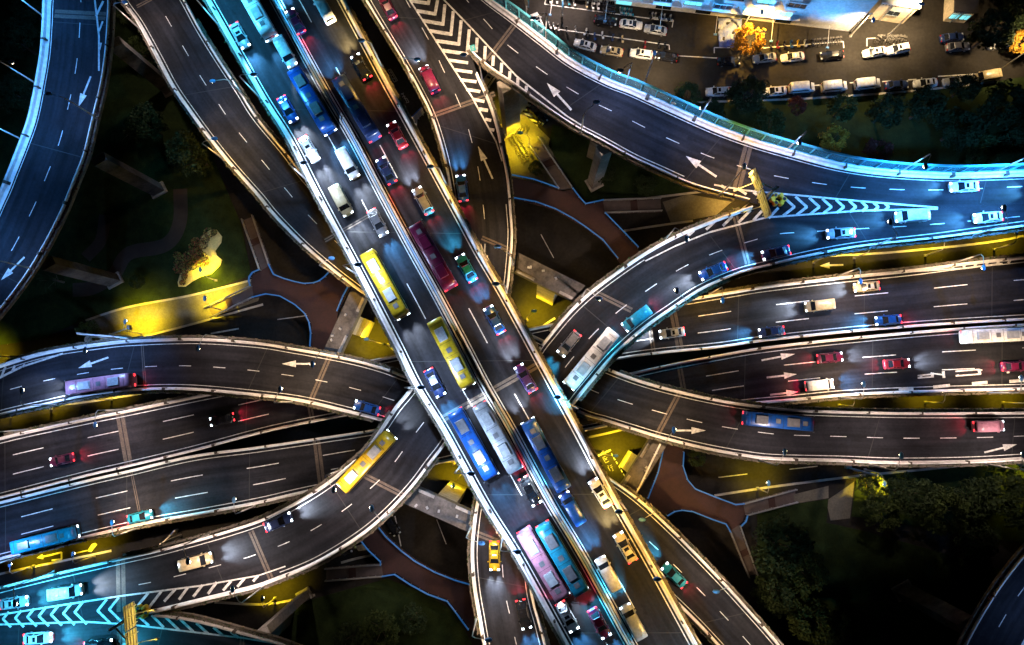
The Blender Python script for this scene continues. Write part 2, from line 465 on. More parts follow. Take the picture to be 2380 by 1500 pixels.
# ------------------------------------------------------------------ ground
ZM, ZC, ZB, ZH, ZW = 29.5, 22.5, 15.5, 8.2, 5.2
def ppoly(pts, z=0.0): return [pix(x, y, z) for x, y in pts]
def gflat(name, pts, z, m, kind="structure"):
    mb = MB(); mb.flat(ppoly(pts, 0), z)
    return struct(name, mb, m)
g = MB(); g.add([(-900, -900, 0), (900, -900, 0), (900, 900, 0), (-900, 900, 0)], [(0, 1, 2, 3)])
struct("ground", g, ASPH_G)
def lawn(pts):
    mb = MB(); mb.prism(ppoly(pts, 0), -.2, .12); struct("lawn", mb, GRASS)
NWL = [(-200, -200), (290, -200), (330, 60), (480, 330), (560, 520), (585, 640), (470, 680), (300, 712), (215, 735), (90, 790), (-200, 830)]
NEL = [(1560, 232), (1640, 232), (1850, 228), (2080, 213), (2300, 192), (2620, 140), (2620, 420), (2100, 400), (1800, 360), (1640, 300)]
NET = [(1285, 290), (1400, 330), (1600, 430), (1600, 448), (1400, 466), (1365, 468), (1330, 430), (1275, 340)]
SEL = [(1760, 1195), (1850, 1172), (1925, 1160), (1920, 1215), (2010, 1235), (2600, 1400), (2600, 1800), (1850, 1800), (1760, 1400)]
SEL2 = [(1990, 1110), (2130, 1092), (2500, 1062), (2600, 1300), (2080, 1215), (1978, 1200)]
SWL = [(700, 1400), (900, 1345), (1000, 1385), (1060, 1425), (1130, 1560), (1130, 1800), (560, 1800), (640, 1430)]
for L_ in (NWL, NEL, NET, SEL, SEL2, SWL): lawn(L_)
def ribbon_px(pts, wm, z=0.0, n=40):
    c = spline([pix(x, y, 0) for x, y in pts], n); out = []
    for sgn in (1, -1):
        seq = []
        for i, p in enumerate(c):
            t = (c[min(n, i + 1)] - c[max(0, i - 1)]).normalized(); seq.append(p + Vector((-t.y, t.x, 0)) * (sgn * wm / 2))
        out.append(seq)
    return out
def band(mb, pts, wm, z, n=40):
    a, b = ribbon_px(pts, wm, n=n); vs = []
    for p, q in zip(a, b): vs += [(p.x, p.y, z), (q.x, q.y, z)]
    mb.add(vs, [(2 * i + 2, 2 * i + 3, 2 * i + 1, 2 * i) for i in range(n)])
def kerbband(mb, pts, wm, z0, z1, n=40):
    a, b = ribbon_px(pts, wm, n=n); vs = []
    for p, q in zip(a, b): vs += [(p.x, p.y, z0), (p.x, p.y, z1), (q.x, q.y, z1), (q.x, q.y, z0)]
    mb.add(vs, [(4 * i + j, 4 * i + j + 1, 4 * i + j + 5, 4 * i + j + 4) for i in range(n) for j in range(3)])
GPATH = mat("garden_path", (0.035, 0.024, 0.019), 0.85, 0.2, 0.6)
mb = MB(); band(mb, [(420, 440), (418, 520), (385, 570), (300, 590), (265, 640), (215, 670), (170, 675)], 3.0, .16); struct("path", mb, GPATH)
mb = MB(); band(mb, [(245, 500), (235, 560), (200, 600)], 2.6, .16); struct("path", mb, GPATH)
mb = MB(); mb.prism(ppoly([(300, 716), (440, 690), (580, 650), (612, 668), (600, 700), (480, 742), (326, 782), (305, 745)]), -.2, .125); struct("pavement", mb, PAVE)
mb = MB(); mb.prism(ppoly([(215, 738), (299, 717), (325, 781), (262, 796), (190, 800)]), -.2, .105); struct("pavement", mb, PAVE)
mb = MB(); mb.prism(ppoly([(1175, 265), (1215, 262), (1280, 325), (1300, 440), (1190, 420), (1170, 340)]), -.2, .12); struct("pavement", mb, PAVE)
mb = MB(); mb.prism(ppoly([(1780, 1165), (1925, 1130), (1925, 1158), (1852, 1170), (1765, 1190)]), -.2, .12); struct("pavement", mb, PAVE)
mb = MB(); mb.prism(ppoly([(1920, 1165), (1985, 1120), (1975, 1205), (1930, 1210)]), -.2, .11); struct("pavement", mb, PAVE)
mb = MB(); mb.prism(ppoly([(1540, 470), (1600, 452), (1700, 470), (1665, 500), (1560, 520)]), -.2, .12); struct("pavement", mb, PAVE)
KERBS = [[(200, 745), (300, 714), (440, 688), (585, 652)], [(262, 798), (326, 785), (480, 745), (612, 708)],
         [(1560, 242), (1640, 238), (1850, 231), (2080, 216), (2310, 192)], [(1404, 470), (1500, 462), (1640, 445)],
         [(1450, 537), (1530, 525), (1610, 514)], [(1790, 600), (2000, 592), (2150, 580), (2310, 562), (2420, 540)],
         [(1660, 1152), (1800, 1131), (2000, 1106), (2200, 1086), (2420, 1060)],
         [(500, 1400), (620, 1404), (733, 1383)], [(-40, 1345), (40, 1325), (140, 1305), (260, 1280)],
         [(900, 800), (933, 820), (1000, 800)], [(1190, 760), (1230, 775), (1290, 740)], [(1360, 1018), (1400, 1010), (1450, 998)],
         [(1010, 1075), (1060, 1070), (1100, 1050)], [(793, 1308), (830, 1298), (868, 1290)], [(-40, 960), (60, 950), (200, 935), (330, 915)]]
for K in KERBS:
    mb = MB(); kerbband(mb, K, .42, 0, .17); struct("kerb", mb, KERB)
mk = MB()      # painted ground markings
def gm(*polys):
    for P in polys: mk.flat(ppoly(P, 0), .006 + .0004 * (len(mk.f) % 9))
def gl(p, q, wpx=2.2): gm(stroke(p, q, wpx))
for a, b in (((1268, 0), (1266, 10)), ((1266, 10), (1558, 50)), ((1565, 47), (1562, 64)), ((1295, 68), (1555, 105)), ((1555, 105), (1556, 116)),
             ((1573, 130), (1680, 136)), ((1660, 111), (1697, 111)), ((1660, 111), (1660, 124)), ((1770, 112), (1960, 97)), ((1960, 97), (1961, 112)),
             ((2015, 90), (2015, 108)), ((2015, 90), (2035, 89))): gl(a, b)
for x0, x1, y in ((1640, 1780, 206), (1790, 1830, 203), (1890, 1905, 199), (1975, 1985, 193), (2050, 2070, 190), (2110, 2130, 186), (2180, 2300, 178)):
    gl((x0, y), (x1, y - (x1 - x0) * .06), 2.6)
for i in range(6): gl((1196 + i * 3, 226 + i * 12), (1240 + i * 2, 238 + i * 11), 5)      # zebra crossing
for i in range(3): gl((6 + 14 * i, 742), (-12 + 14 * i, 800), 5)
gl((1187, 205), (1190, 320), 1.5)
gl((1390, 1060), (1420, 1046), 4)                                                 # stop line
for i in range(6): gl((1421 + i * 5.6, 1054 + i * 9.5), (1424 + i * 5.6, 1060 + i * 9.5), 2)
gl((645, 743), (705, 735)); gl((490, 776), (555, 764), 3.5); gl((1670, 1110), (1737, 1102)); gl((1835, 1091), (1900, 1084)); gl((705, 735), (760, 726))
gm(*arrow((1960, 616), (1905, 618), 4, 15)); gm(*arrow((120, 1290), (85, 1297), 4, 12)); gl((120, 1290), (143, 1284), 4); gl((143, 1284), (143, 1300), 4); gl((143, 1300), (120, 1303), 4)
gl((172, 1287), (202, 1280), 3); gm([(202, 1281), (214, 1264), (222, 1262), (226, 1266), (212, 1284)])
gm([(826, 1270), (845, 1264), (858, 1278), (833, 1281)])
gl((1257, 545), (1287, 600), 1.6); gl((1015, 1208), (1037, 1265), 1.6); gl((918, 1200), (932, 1270), 2.5); gl((905, 1240), (927, 1236), 1.6)
struct("road_marking", mk, PAINT)
wk = MB()
def gw(a, b, wpx=1.8): wk.flat(ppoly(stroke(a, b, wpx), 0), .007 + .0004 * (len(wk.f) % 7))
# faded carriageway lettering beside the upper highway
def z3(pts, o=(860, 130), k=7.5): return [(o[0] + x / k, o[1] + y / k) for x, y in pts]
for P in ([(310, 250), (360, 230), (480, 430), (420, 460), (310, 250)], [(340, 300), (390, 285)], [(370, 345), (420, 330)], [(400, 400), (450, 385)], [(345, 245), (455, 440)],
          [(540, 670), (590, 650)], [(565, 655), (640, 800)], [(560, 720), (610, 700)], [(590, 750), (640, 740), (680, 810), (625, 820)], [(610, 700), (600, 745)],
          [(765, 1060), (850, 1035)], [(785, 1010), (830, 1070)]):
    P = z3(P)
    for a, b in zip(P, P[1:]): gw(a, b)
def z2(pts, o=(1340, 1000), k=10.71): return [(o[0] + x / k, o[1] + y / k) for x, y in pts]
for P in ([(810, 770), (725, 820), (650, 685), (720, 650)], [(690, 700), (760, 740)], [(760, 680), (700, 760)],
          [(775, 880), (800, 910)], [(780, 920), (840, 1020)], [(830, 890), (875, 865)], [(840, 930), (895, 905)], [(870, 920), (915, 1010), (890, 1015)]):
    P = z2(P)
    for a, b in zip(P, P[1:]): gw(a, b, 1.5)
struct("road_marking", wk, PAINTW)

# ------------------------------------------------------------------ the elevated roads
# double-deck order from the ground up: cross highway, low ramps, high ramps, top highway
MLa = [(404, -120), (480, 0), (600, 213), (667, 320), (733, 450), (833, 637), (917, 800), (963, 893), (1028, 1000), (1120, 1167), (1200, 1295), (1313, 1500), (1385, 1625)]
MLb = [(735, -120), (800, 0), (900, 187), (953, 283), (1067, 492), (1120, 590), (1177, 687), (1257, 833), (1345, 995), (1433, 1160), (1517, 1308), (1622, 1500), (1690, 1625)]
main = Road(MLa, MLb, ZM, 130, "elevated_highway", "topmost straight highway with a median fence crossing diagonally over all ramps", "highway")
for sd_ in 'ab':
    main.parapet(sd_, width=.75, h=1.0); main.line(sd_, 1.15, .18); main.planter(sd_, dens=6)
main.dashes((945, 690), (1055, 890), .41, .16); main.dashes((1090, 688), (1200, 882), .41, .18)
for sg in (1, -1):
    part("edge_line", main.sweep('m', [(1.0 * sg - .09, .012), (1.0 * sg + .09, .012)], close=False), PAINT, main.t)
    part("median_parapet", main.sweep('m', [(.62 * sg, 0), (.56 * sg, .3), (.50 * sg, .8), (.30 * sg, .8), (.30 * sg, 0)][::sg]), PARA, main.t)
fa, fb = main.idx((1066, 770))[0], main.idx((1152, 930))[0]
for f0, f1 in ((0, fa), (fb, main.n)): part("median_cap", main.sweep('m', [(-.13, .0), (-.13, .9), (.13, .9), (.13, .0)], f0, f1), MRAIL, main.t)
m_ = MB(); f = fa
while f < fb:
    c = main.pos(f, .5); t = main.tan(f); m_.box((c.x, c.y, ZM + .9), (.08, .5, 1.0), math.atan2(t.y, t.x) + .5); f += .3
fence = part("glare_screen", m_, BLACK, main.t)
main.joint((1022, 978), (1256, 845), 1.1); main.joint((755, 560), (860, 500), .6)
main.piers([(560, 0), (760, 320), (1330, 1280), (1480, 1540)], (5.5, 2.2))

CEa = [(815, -60), (848, 0), (890, 70), (933, 140), (967, 200), (997, 260), (1017, 317), (1033, 377), (1044, 433), (1056, 520), (1057, 600), (1046, 690), (1016, 790), (963, 890),
       (920, 945), (883, 1000), (850, 1046), (800, 1090), (743, 1133), (667, 1178), (600, 1209), (500, 1241), (367, 1277), (277, 1297), (133, 1330), (0, 1363), (-90, 1386)]
CEb = [(1000, -60), (1032, 10), (1065, 68), (1094, 127), (1113, 180), (1137, 233), (1157, 293), (1170, 353), (1183, 417), (1190, 500), (1193, 550), (1188, 617), (1180, 683), (1155, 790), (1110, 910), (1040, 1027),
       (1000, 1080), (960, 1133), (900, 1197), (833, 1252), (733, 1312), (633, 1352), (600, 1364), (467, 1397), (345, 1425), (200, 1440), (0, 1452), (-90, 1456)]
ce = Road(CEa, CEb, ZC + .003, 150, "elevated_ramp", "high ramp from the top gore curving under the highway to the lower chevrons", "ramp")
ce.parapet('a'); ce.parapet('b', (1094, 127), (345, 1425)); ce.line('a'); ce.line('b', .95, .14, (1183, 440), (640, 1330)); ce.planter('a', (820, -50), (1060, 520)); ce.planter('a', (900, 975), (300, 1290), dens=7); ce.planter('b', (1100, 140), (1190, 660)); ce.planter('b', (1020, 1050), (360, 1421))
ce.dashes((981, 61), (1017, 140), .37, p0=(950, -40), p1=(1120, 640)); ce.dashes((935, 1050), (877, 1110), .35, p0=(1000, 960), p1=(250, 1350))
ce.joint((1003, 270), (1150, 218)); ce.joint((842, 1103), (938, 1152)); ce.joint((583, 1235), (632, 1350)); ce.joint((280, 1298), (282, 1422), 1.6); ce.joint((1120, 553), (1188, 582), .8)
ce.poly("lane_arrow", arrow((1145, 416), (1111, 340)))
ce.piers([(700, 1250), (250, 1360), (1010, 150)])

ESa = [(2460, 470), (2180, 484), (2000, 488), (1850, 484), (1764, 478), (1700, 497), (1633, 522), (1567, 550), (1500, 587), (1433, 632), (1367, 682), (1317, 730), (1273, 783), (1250, 813), (1190, 915), (1140, 1040), (1110, 1157), (1100, 1217), (1095, 1283), (1100, 1360), (1113, 1440), (1124, 1500), (1150, 1600)]
ESb = [(2460, 520), (2380, 529), (2180, 556), (2013, 574), (1897, 594), (1790, 619), (1717, 638), (1633, 674), (1567, 717), (1500, 764), (1433, 823), (1383, 880), (1327, 953), (1282, 1050), (1246, 1160), (1232, 1270), (1235, 1350), (1244, 1405), (1257, 1450), (1270, 1500), (1296, 1600)]
es = Road(ESa, ESb, ZC + .006, 150, "elevated_ramp", "high ramp from the blue merge curving under the highway to the bottom edge", "ramp")
es.parapet('a', (1764, 476)); es.parapet('b'); es.line('a', .95, .14, (1500, 590)); es.line('b'); es.planter('a', (1740, 485), (1285, 770), dens=11); es.planter('b', (2400, 528), (1345, 930), dens=11, leafm=LEAFD); es.planter('a', (1112, 1150), (1120, 1495)); es.planter('b', (1240, 1390), (1280, 1540))
es.dashes((1430, 730), (1497, 677), .38, p0=(2400, 500), p1=(1200, 900)); es.dashes((1168, 1310), (1176, 1397), .35, p0=(1180, 1180), p1=(1210, 1560))
es.joint((1708, 500), (1738, 614)); es.joint((1380, 678), (1468, 722)); es.joint((1108, 1240), (1200, 1276))
es.piers([(1900, 535), (1180, 1420)])

Da = [(1080, -50), (1137, 0), (1200, 45), (1267, 96), (1333, 146), (1417, 190), (1477, 213), (1567, 254), (1667, 298), (1750, 328), (1800, 343), (1847, 356), (1947, 382), (2047, 397), (2180, 405), (2280, 404), (2460, 396)]
Db = [(1002, -60), (1034, 10), (1066, 68), (1097, 124), (1140, 162), (1200, 203), (1267, 252), (1333, 296), (1400, 332), (1467, 369), (1533, 399), (1600, 429), (1667, 449), (1733, 466), (1764, 474), (1850, 481), (2000, 486), (2180, 483), (2460, 468)]
dd = Road(Da, Db, ZC, 130, "elevated_ramp", "wide high ramp edged by a teal screen above the street of parked cars", "ramp")
dd.parapet('a', width=.85); dd.parapet('b', (1097, 124), (1760, 474)); dd.line('a', 1.2); dd.planter('b', (1105, 132), (1735, 468), dens=8); dd.line('b', 1.0, .14, (1330, 295), (1600, 430))
dd.dashes((1245, 153), (1317, 201), .38); dd.joint((1198, 55), (1133, 140)); dd.joint((1742, 330), (1712, 440), 1.5)
dd.poly("lane_arrow", arrow((1328, 256), (1271, 193), 5, 20))
dd.poly("lane_arrow", arrow((1665, 411), (1594, 363), 5, 20))
dd.piers([(1400, 265), (1200, 135), (1860, 420)])
part("gore_slab", (lambda m: (m.prism(ppoly([(960, -60), (1080, -60), (1130, 60), (1140, 150), (1098, 128), (1060, 90)], ZC), ZC - 1.2, ZC - .012), m)[1])(MB()), ASPH, dd.t)
part("gore_slab", (lambda m: (m.prism(ppoly([(1764, 462), (2460, 440), (2460, 500), (1764, 492)], ZC), ZC - 1.2, ZC - .012), m)[1])(MB()), ASPH, dd.t)
# teal screen: rail, posts, glass
def rail_along(road, side, d, z0, z1, r, f0, f1): return road.sweep(side, [(d - r, z0), (d + r, z0), (d + r, z1), (d - r, z1)], f0, f1)
fa, fb = 0, dd.n
scr = thing("noise_screen", "teal glass screen with rail and posts along the outer edge of the wide ramp", "screen", (dd.c[60].x, dd.c[60].y, ZC))
part("top_rail", rail_along(dd, 'a', -.32, 3.3, 3.62, .17, fa, fb), TEAL, scr)
part("bottom_rail", rail_along(dd, 'a', -.3, .25, .5, .1, fa, fb), TEAL, scr)
part("glass_panel", dd.sweep('a', [(-.36, .5), (-.34, .5), (-.34, 3.3), (-.36, 3.3)], fa, fb), TGLASS, scr)
l = 1.0
while l < dd.L[-1]:
    f = dd.f_at_len(0, l); p = dd.pos(f, 0, -.3); t = dd.tan(f); m_ = MB(); m_.box((p.x, p.y, ZC + 1.7), (.14, .3, 3.5), math.atan2(t.y, t.x)); l += 3.0; part("post", m_, TEAL, scr)

Aa = [(118, -60), (108, 0), (105, 60), (100, 127), (88, 200), (72, 277), (50, 340), (25, 403), (0, 463), (-60, 580), (-180, 715)]
Ab = [(256, -60), (259, 0), (258, 40), (253, 117), (242, 197), (223, 277), (203, 360), (177, 427), (147, 500), (100, 590), (57, 657), (0, 730), (-60, 795)]
ar = Road(Aa, Ab, ZC, 100, "elevated_ramp", "blue lit curved ramp beside the dark park with a planter along its inner side", "ramp")
ar.parapet('a', width=.95); ar.line('a', 1.25, .12); ar.parapet('b', width=.4); ar.planter('b', dens=12, leafm=LEAFR)
ar.dashes((186, 53), (179, 137), .42); ar.joint((127, 32), (246, 38), 1.6)
ar.poly("lane_arrow", arrow((211, 178), (182, 250)))
ar.poly("lane_arrow", arrow((57, 598), (2, 652)))
ar.poly("hatch_marking", [stroke((217, -30), (230, 83), 4), stroke((230, 83), (230, 165), 4), stroke((240, 3), (223, 38), 5), stroke((239, 50), (230, 73), 4), stroke((235, 100), (231, 117), 4)])

BHa = [(215, -110), (283, 0), (320, 52), (363, 130), (400, 200), (443, 263), (483, 318), (533, 381), (600, 457), (633, 498), (700, 567), (767, 625), (813, 661), (853, 690), (1000, 785), (1160, 870), (1340, 958),
       (1400, 978), (1467, 999), (1533, 1019), (1633, 1044), (1733, 1062), (1800, 1069), (1947, 1073), (2080, 1078), (2247, 1076), (2380, 1069), (2480, 1062)]
BHb = [(362, -110), (430, 0), (467, 68), (517, 148), (560, 212), (600, 275), (667, 355), (715, 418), (800, 510), (900, 592), (1080, 700), (1250, 785), (1410, 855),
       (1500, 888), (1600, 914), (1700, 934), (1800, 947), (1880, 953), (2080, 958), (2280, 958), (2380, 957), (2480, 955)]
bh = Road(BHa, BHb, ZB, 150, "elevated_ramp", "low ramp past the sculpted lawn, under the highway, then beside the cross highway", "ramp")
for sd_ in 'ab': bh.parapet(sd_); bh.line(sd_, .95, .13)
bh.planter('a', (290, 10), (840, 680), dens=8, leafm=LEAFD); bh.planter('b', (440, 20), (705, 405), dens=8); bh.planter('b', (1420, 858), (2400, 957), dens=11); bh.planter('a', (1350, 962), (2400, 1069), dens=8)
bh.dashes((385, 35), (424, 105), .35, p1=(860, 620)); bh.dashes((1848, 1013), (1929, 1017), .44, p0=(1340, 900))
bh.joint((318, 16), (352, -2), .7); bh.joint((1527, 1012), (1580, 912)); bh.joint((1340, 925), (1400, 870), .5)
bh.poly("lane_arrow", arrow((1562, 1001), (1640, 1001)))
bh.poly("lane_arrow", arrow((2288, 1052), (2364, 1033)))
bh.piers([(400, 120), (640, 400), (1900, 1010), (2250, 1015)])

GFa = [(-110, 886), (0, 850), (110, 818), (247, 797), (333, 790), (467, 787), (600, 796), (683, 809), (767, 824), (833, 838), (900, 857), (953, 877), (1110, 930), (1270, 1012), (1413, 1107),
       (1483, 1157), (1550, 1217), (1617, 1284), (1683, 1353), (1733, 1408), (1800, 1484), (1870, 1570)]
GFb = [(-110, 998), (0, 967), (100, 944), (200, 923), (300, 910), (433, 907), (600, 921), (700, 934), (800, 957), (890, 980), (1050, 1030), (1200, 1100), (1330, 1195), (1470, 1310), (1587, 1417), (1667, 1500), (1740, 1582)]
gf = Road(GFa, GFb, ZB + .004, 150, "elevated_ramp", "low ramp from the bottom corner under the highway with the pale pink bus", "ramp")
for sd_ in 'ab': gf.parapet(sd_); gf.line(sd_, .95, .13)
gf.planter('a', (0, 850), (945, 875), dens=8); gf.planter('b', (0, 967), (890, 980), dens=11); gf.planter('a', (1425, 1115), (1830, 1520), dens=8, leafm=LEAFD); gf.planter('b', (1590, 1420), (1700, 1540))
gf.dashes((338, 853), (417, 851), .35, p1=(1000, 960)); gf.dashes((1508, 1257), (1566, 1310), .37, p0=(1400, 1150))
gf.joint((722, 932), (768, 824)); gf.joint((330, 797), (338, 910), .5)
gf.poly("lane_arrow", arrow((252, 831), (182, 856)))
gf.poly("lane_arrow", arrow((733, 846), (655, 846)))
gf.poly("hatch_marking", [stroke((-40, 897), (0, 878), 5), stroke((0, 878), (50, 853), 5), stroke((50, 853), (147, 822), 4), stroke((13, 853), (3, 876), 5), stroke((35, 850), (28, 864), 5), stroke((58, 847), (53, 853), 5)])
gf.piers([(450, 850), (120, 890), (1700, 1430)])

H1a = [(-100, 1044), (0, 1018), (67, 1002), (217, 970), (300, 953), (450, 922), (600, 892), (800, 850), (1000, 810), (1200, 770), (1400, 730), (1627, 690), (1700, 678), (1780, 665), (1947, 645), (2113, 628), (2247, 611), (2380, 597), (2480, 586)]
H1b = [(-100, 1182), (0, 1160), (200, 1109), (300, 1086), (450, 1050), (600, 1010), (700, 988), (807, 967), (1000, 925), (1200, 882), (1417, 840), (1533, 823), (1667, 810), (1780, 794), (1980, 773), (2180, 757), (2380, 745), (2480, 738)]
H2a = [(-100, 1188), (0, 1166), (200, 1116), (300, 1093), (450, 1058), (600, 1038), (750, 1016), (890, 994), (1100, 950), (1300, 903), (1480, 863), (1567, 844), (1667, 825), (1780, 806), (1980, 784), (2180, 766), (2380, 753), (2480, 747)]
H2b = [(-100, 1326), (0, 1302), (133, 1267), (333, 1220), (467, 1196), (600, 1171), (700, 1148), (900, 1105), (1100, 1060), (1300, 1015), (1500, 975), (1700, 946), (1847, 932), (1980, 920), (2180, 912), (2380, 907), (2480, 904)]
h1 = Road(H1a, H1b, ZH, 130, "elevated_highway", "cross highway carriageway passing lowest, on the upper side of the split median", "highway")
h2 = Road(H2a, H2b, ZH + .004, 130, "elevated_highway", "cross highway carriageway with painted lane characters, on the lower side of the split median", "highway")
for h in (h1, h2):
    for sd_ in 'ab': h.parapet(sd_, width=.5); h.line(sd_, 1.0, .15)
h1.planter('a', (1640, 690), (2420, 594), dens=8); h1.planter('a', (0, 1018), (440, 924), dens=8); h2.planter('b', (0, 1302), (700, 1148), dens=9); h2.planter('b', (1720, 944), (2420, 906), dens=8, leafm=LEAFD)
h1.dashes((27, 1058), (203, 1020), .41, .16, p1=(1000, 850)); h1.dashes((35, 1102), (207, 1063), .41, .16, p1=(1000, 890)); h1.dashes((1984, 688), (2167, 673), .42, .16, p0=(1300, 800)); h1.dashes((1989, 730), (2173, 715), .42, .16, p0=(1300, 830))
h2.dashes((44, 1202), (220, 1167), .42, .16, p1=(1000, 1000)); h2.dashes((55, 1242), (232, 1205), .42, .16, p1=(1000, 1050)); h2.dashes((2003, 831), (2187, 812), .42, .16, p0=(1300, 930)); h2.dashes((2010, 870), (2192, 853), .42, .16, p0=(1300, 960))
h2.poly("lane_arrow", arrow((1770, 838), (1848, 823), 4, 15))
h2.poly("lane_arrow", arrow((1782, 878), (1852, 870), 4, 15))
h2.poly("lane_arrow", arrow((1790, 918), (1855, 911), 4, 15))
h2.poly("broad_dashes", [stroke((2089, 907), (2123, 904), 7), stroke((2169, 900), (2208, 896), 7), stroke((2259, 892), (2295, 889), 7), stroke((2346, 887), (2390, 884), 7), stroke((2430, 881), (2470, 878), 7)])
def z1(x, y): return (2080 + x / 7.933, 820 + y / 7.933)
CH = [((420, 425), (700, 395)), ((420, 468), (700, 445)), ((690, 370), (690, 460)), ((480, 425), (480, 468)), ((660, 370), (700, 400)), ((690, 385), (870, 405)), ((890, 345), (905, 465)),
      ((1115, 345), (1555, 310)), ((1120, 430), (1580, 395)), ((1545, 305), (1570, 405)), ((1120, 425), (1180, 415)), ((1555, 325), (1610, 320)), ((2075, 275), (2085, 380)), ((2085, 325), (2420, 300))]
h2.poly("lane_lettering", [stroke(z1(*p), z1(*q), 6.5 if abs(p[0] - q[0]) < 40 else 3.2) for p, q in CH])
BL = [stroke((30, 1272), (100, 1256), 3), stroke((95, 1245), (98, 1254), 7), stroke((30, 1262), (36, 1266), 8)]
h2.poly("lane_lettering", BL)
h1.poly("hatch_marking", [stroke((2110, 632), (2240, 624), 3.5), stroke((2240, 624), (2330, 613), 4)] + [stroke((2135 + 26 * i, 630 - 2.2 * i), (2139 + 27 * i, 625 - 4 * i), 6) for i in range(9)])
h1.joint((278, 962), (300, 1086), 1.6); h2.joint((305, 1095), (330, 1220), .5); h1.joint((1560, 705), (1582, 818), 1.4); h2.joint((1578, 845), (1597, 950), 1.0); h1.joint((1505, 725), (1520, 822), .8)
h1.joint((720, 945), (728, 985), 1.0); h2.joint((735, 1020), (750, 1140), 1.4)
for h in (h1, h2): h.piers([(100, 1080), (480, 1020), (820, 960), (1300, 860), (1650, 750), (2050, 700), (2330, 680)], (3.4, 1.6))

Ka = [(-90, 1457), (0, 1453), (200, 1443), (345, 1428), (400, 1430), (467, 1441), (600, 1477), (667, 1497), (760, 1535)]
Kb = [(-90, 1602), (0, 1597), (200, 1586), (330, 1572), (400, 1572), (460, 1580), (560, 1612), (620, 1632), (700, 1668)]
kk = Road(Ka, Kb, ZC + .009, 60, "elevated_ramp", "high ramp splitting off at the pale sign board along the bottom edge", "ramp")
kk.parapet('a', (345, 1428)); kk.parapet('b'); kk.planter('a', (360, 1429), (700, 1510), dens=12); kk.dashes((160, 1520), (240, 1514), .38)
kk.piers([(560, 1530), (180, 1520)])
part("gore_slab", (lambda m: (m.prism(ppoly([(-90, 1400), (300, 1330), (345, 1428), (330, 1500), (-90, 1520)], ZC), ZC - 1.2, ZC - .012), m)[1])(MB()), ASPH, kk.t)
kk.joint((282, 1436), (284, 1570), 1.6); kk.joint((564, 1470), (556, 1600), .8)

for r_ in (main, ce, es, dd, ar, bh, gf, h1, h2, kk): r_.thin_joints(24.0)
# ------------------------------------------------------------------ chevrons and hatching of the three gores
def zz(o, k): return lambda x, y: (o[0] + x / k, o[1] + y / k)
q = zz((780, 0), 5.667)
T = []
for l, a, r in (((985, 12), (1230, 48), (1245, -60)), ((1070, 145), (1318, 188), (1345, 0)), ((1150, 275), (1424, 322), (1440, 60)), ((1235, 408), (1530, 455), (1550, 150)), ((1320, 540), (1632, 585), (1655, 270)), ((1405, 668), (1738, 715), (1762, 390))):
    T += [stroke(q(*l), q(*a), 8), stroke((q(*a)[0] - 2, q(*a)[1] + 3), q(*r), 7)]
for p, r in (((1490, 795), (1745, 830)), ((1570, 922), (1800, 955)), ((1645, 1055), (1855, 1080)), ((1725, 1180), (1905, 1210)), ((1810, 1310), (1960, 1340)), ((1880, 1435), (2005, 1455)),
             ((1865, 500), (1850, 690)), ((1972, 610), (1962, 800)), ((2080, 735), (2070, 870)), ((2190, 830), (2178, 960)), ((2298, 940), (2288, 1045))): T.append(stroke(q(*p), q(*r), 7))
q5 = zz((1080, 130), 4.285)
for p, r in (((150, 535), (232, 548)), ((205, 632), (265, 645)), ((245, 732), (295, 742)), ((530, 220), (528, 292)), ((615, 300), (613, 348))): T.append(stroke(q5(*p), q5(*r), 7))
T += [stroke(q(948, -40), q(1790, 1270), 3.5), stroke((1096, 224), (1153, 330), 3.5), stroke((1153, 330), (1167, 375), 3.0)]
dd.poly("gore_marking", T, dz=.022)
T2 = [stroke((1020, -12), (1090, 60), 3.5), stroke((1090, 60), (1200, 177), 3.5), stroke((1200, 177), (1317, 270), 3.5), stroke((1317, 270), (1360, 297), 3)]
dd.poly("gore_marking", T2, dz=.024)
T = [stroke((1660, 430), (1733, 443), 3.5), stroke((1733, 443), (2000, 468), 4), stroke((2000, 468), (2180, 483), 4), stroke((1780, 506), (2000, 490), 4), stroke((2000, 490), (2180, 486), 4)]
for i, x in enumerate((1847, 1876, 1905, 1933, 1962, 1990, 2016, 2042, 2066)):
    k = max(.12, 1 - (x - 1847) / 320); T += [stroke((x, 482), (x - 30 * k, 482 - 27 * k), 6), stroke((x, 481), (x - 27 * k, 482 + 20 * k), 6)]
q6 = zz((1580, 340), 7.5)
for p, r in (((720, 690), (830, 750)), ((1010, 740), (1160, 840)), ((1280, 800), (1345, 850))): T.append(stroke(q6(*p), q6(*r), 6))
dd.poly("gore_marking", T, dz=.020)
T = [stroke((1780, 506), (1650, 540), 4), stroke((1650, 540), (1570, 572), 3.5), stroke((1570, 572), (1500, 607), 3)]
for p, r in (((1235, 1115), (1020, 1335)), ((920, 1220), (750, 1390)), ((605, 1320), (460, 1455)), ((1430, 1130), (1280, 1295)), ((1720, 1075), (1550, 1255)), ((235, 1460), (140, 1560))): T.append(stroke(q6(*p), q6(*r), 6))
T += [stroke((1613, 536), (1602, 546), 6)]
es.poly("gore_marking", T, dz=.020)
q7 = zz((0, 1000), 3)
T = [stroke(q7(-100, 1305), q7(0, 1287), 4), stroke(q7(0, 1287), q7(500, 1210), 4), stroke(q7(500, 1210), q7(840, 1157), 4), stroke(q7(840, 1157), q7(1400, 1085), 4), stroke(q7(1400, 1085), q7(1800, 1015), 3.5), stroke(q7(1800, 1015), q7(1990, 950), 3)]
